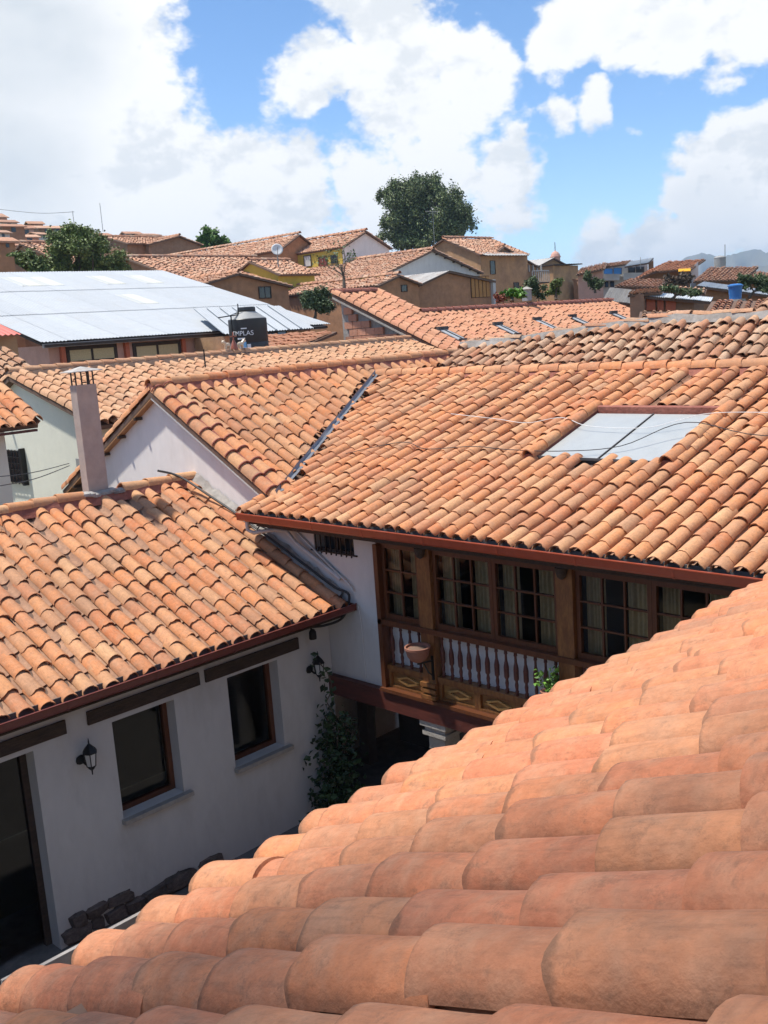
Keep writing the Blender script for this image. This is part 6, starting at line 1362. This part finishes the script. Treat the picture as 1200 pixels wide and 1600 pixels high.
tcl = [(at_d(px, py, 54 + rl3.uniform(-.5, .5)), w * .034, w * .034, h_ * .034) for (px, py, w, h_) in ((22, 405, 14, 9), (40, 402, 16, 10), (55, 410, 14, 10), (65, 425, 18, 9), (30, 415, 14, 8), (50, 420, 16, 8))]
b_ = at_d(45, 440, 54); b_[2] = ground_z(b_[0], b_[1]) - .2; clump_tree('low_bush', 'low dark bush left of the leafy tree by the adobe wall', b_, tcl, None, .22, 3000, .12, 'leaf_tree', 306, 1.7, .3, 'bush')
tcl = [(at_d(px, py, 100 + rl3.uniform(-1, 1)), w * .0636, w * .0636, h_ * .0636) for (px, py, w, h_) in ((315, 376, 10, 9), (326, 369, 12, 9), (338, 372, 11, 8), (348, 379, 9, 6), (330, 380, 16, 8))]
b_ = at_d(330, 400, 100); b_[2] = ground_z(b_[0], b_[1]) - .2; clump_tree('bright_green_tree', 'small bright green round tree on the skyline', b_, tcl, None, .35, 3500, .2, 'leaf_bright', 307, 1.5, .2)
def bush(name, label, d, spots, size, n, material, seed, cat='bush'):
    s_ = d / FOC; cl = [(at_d(px, py, d + rl3.uniform(-.3, .3)), w * s_, w * s_, h_ * s_) for (px, py, w, h_) in spots]; b = at_d(spots[0][0], max(q[1] + q[3] for q in spots) + 6, d); return clump_tree(name, label, b, cl, None, size, n, .06, material, seed, 1.6, .2, cat)
bush('dark_shrub', 'round dark green shrub against the adobe wall left of the brick gable', 42.0, ((492, 462, 14, 14), (505, 470, 12, 14), (482, 472, 10, 12), (498, 482, 14, 10)), .11, 6000, 'leaf_grey', 311)
bush('balcony_shrub', 'tall green shrub in front of the timber balcony', 44.0, ((828, 446, 11, 10), (838, 452, 10, 10), (822, 456, 10, 8), (834, 440, 6, 6)), .10, 4000, 'leaf_grey', 312)
bush('turret_shrub', 'dark shrub below the bell turret against the adobe block', 45.0, ((869, 446, 9, 9), (862, 455, 7, 7), (874, 440, 6, 5)), .10, 3000, 'leaf_tree', 313)
bush('shed_shrub', 'grey green shrub beside the brick shed and white building', 55.0, ((930, 440, 9, 8), (938, 446, 7, 6), (918, 430, 6, 7)), .12, 2600, 'leaf_grey', 314)
bush('ridge_weeds', 'strip of green weeds along the salmon roof ridge', 34.0, ((800, 459, 10, 5), (812, 460, 8, 4), (790, 461, 8, 4)), .14, 900, 'leaf_plant', 315, 'plant')
bush('reddish_weeds', 'dry reddish weeds on the ridge beside the white post', 34.0, ((778, 463, 6, 5), (784, 465, 5, 3)), .12, 350, 'ceramic_red', 316, 'plant')
bush('hedge', 'dense dark green hedge spilling over the wall at the right edge', 41.5, ((1170, 438, 12, 8), (1185, 442, 12, 8), (1200, 448, 12, 8), (1162, 434, 8, 6), (1215, 452, 14, 8)), .10, 7000, 'leaf_grey', 317, 'hedge')
bush('roof_weeds', 'green weeds growing on the mossy coping behind the white lean-to', 39.0, ((1050, 452, 10, 4), (1070, 455, 12, 4), (1085, 458, 10, 4), (1040, 449, 7, 3)), .13, 1300, 'leaf_grey', 318, 'plant')
bush('brown_scrub', 'brownish scrub in front of the awning house', 48.0, ((1075, 432, 8, 7), (1062, 438, 8, 5), (1046, 437, 6, 6)), .16, 900, 'bark', 319)
# bare tree
rr = random.Random(41); b_ = at_d(537, 470, 44); t = thing('bare_tree', 'bare grey branching tree in front of the tiled roofs', 'tree', b_); tips = []; mt2 = MB(); mb_ = MB()
mt2.tube([Vector(b_), Vector(at_d(538, 450, 44)), Vector(at_d(537, 432, 44))], [.10, .08, .06], 7); mt2.build('trunk', M['bark'], t)
for k in range(6): branch(mb_, Vector(at_d(537, 432, 44)), (rr.uniform(-1, 1), rr.uniform(-1, 1), .9), .75, .035, 2, rr, tips, .75, 4, 3)
mb_.build('branches', M['bark'], t); V, F = leaves(rr, [p + Vector((rr.gauss(0, .1), rr.gauss(0, .1), rr.gauss(0, .08))) for p, d in tips for _ in range(4)], .12, 1.6); MB().add(V, F).build('sparse_leaves', M['leaf_grey'], t)
# satellite dish, antennas, poles
q = at_d(433, 390, 62); t = thing('satellite_dish', 'white satellite dish on the roof left of the yellow house', 'dish', q - [0, 0, 1.0])
m = MB(); vs = []; fs = []; nrm_ = Vector(-q).normalized(); nrm_ = (nrm_ + Vector((.1, 0, .35))).normalized(); a_ = nrm_.cross(Vector((0, 0, 1))).normalized(); b2 = a_.cross(nrm_)
for j in range(5):
    for k in range(18): r_ = .36 * j / 4; an = 2 * PI * k / 18; vs.append(Vector(q) + (a_ * math.cos(an) + b2 * math.sin(an)) * r_ + nrm_ * (.5 * r_ * r_))
for j in range(4):
    for k in range(18): fs.append((j * 18 + k, j * 18 + (k + 1) % 18, (j + 1) * 18 + (k + 1) % 18, (j + 1) * 18 + k))
m.add(vs, fs, True); dm = m.build('reflector', M['white_sheet'], t, sharp=180)
md = dm.modifiers.new('thickness', 'SOLIDIFY'); md.thickness = .02
MB().tube([Vector(q) - nrm_ * .04, Vector(q) - nrm_ * .2 - Vector((0, 0, .3)), Vector(q) - nrm_ * .2 - Vector((0, 0, 1.0))], .04, 6).build('mast', M['tank_grey'], t); MB().tube([Vector(q) - b2 * .34 + nrm_ * .07, Vector(q) + nrm_ * .5], .02, 5).build('feed_arm', M['tank_grey'], t)
def mast(name, label, px, py0, py1, d, arms=()):
    p, q = at_d(px, py1, d), at_d(px, py0, d); r_ = .45 * d / FOC; q = np.array([p[0], p[1], q[2]]); m = MB(); m.tube([p, q], r_, 5); right = RC @ np.array([1.0, 0, 0])
    for (z, l) in arms: c_ = p + (q - p) * z; m.tube([c_ - right * l, c_ + right * l], r_ * .7, 4)
    meta(m.build(name, M['tank_grey']), label, 'antenna')
mast('tv_antenna', 'television antenna mast in front of the big dark tree', 679, 330, 382, 60, ((.98, .45), (.93, .2)))
mast('radio_mast', 'thin tall radio mast on the left skyline', 161, 318, 362, 160)
mast('utility_pole', 'thin leaning utility pole above the leafy tree', 116, 330, 352, 140)
mast('roof_aerial', 'thin aerial on the white building roof', 1001, 402, 420, 60)
# overhead wires on the hill
cable('hill_wire', 'faint overhead wire crossing the left hillside sky', [at_d(-10, 326, 150), at_d(60, 333, 150), at_d(116, 331, 140)], .03, M['cable'])

# ------------------------------------------------------------------ air
o = B().box(-400, 4300, -400, 4300, -75, 190).build('haze', None); o['kind'] = 'stuff'; o.data.materials.clear()
hm = bpy.data.materials.new('valley haze'); hm.use_nodes = True; hn = hm.node_tree; hn.nodes.remove(hn.nodes['Principled BSDF'])
pv = hn.nodes.new('ShaderNodeVolumePrincipled'); pv.inputs['Color'].default_value = (.55, .76, 1.0, 1); pv.inputs['Density'].default_value = .00024; pv.inputs['Anisotropy'].default_value = .2
hn.links.new(pv.outputs[0], hn.nodes['Material Output'].inputs['Volume']); o.data.materials.append(hm)
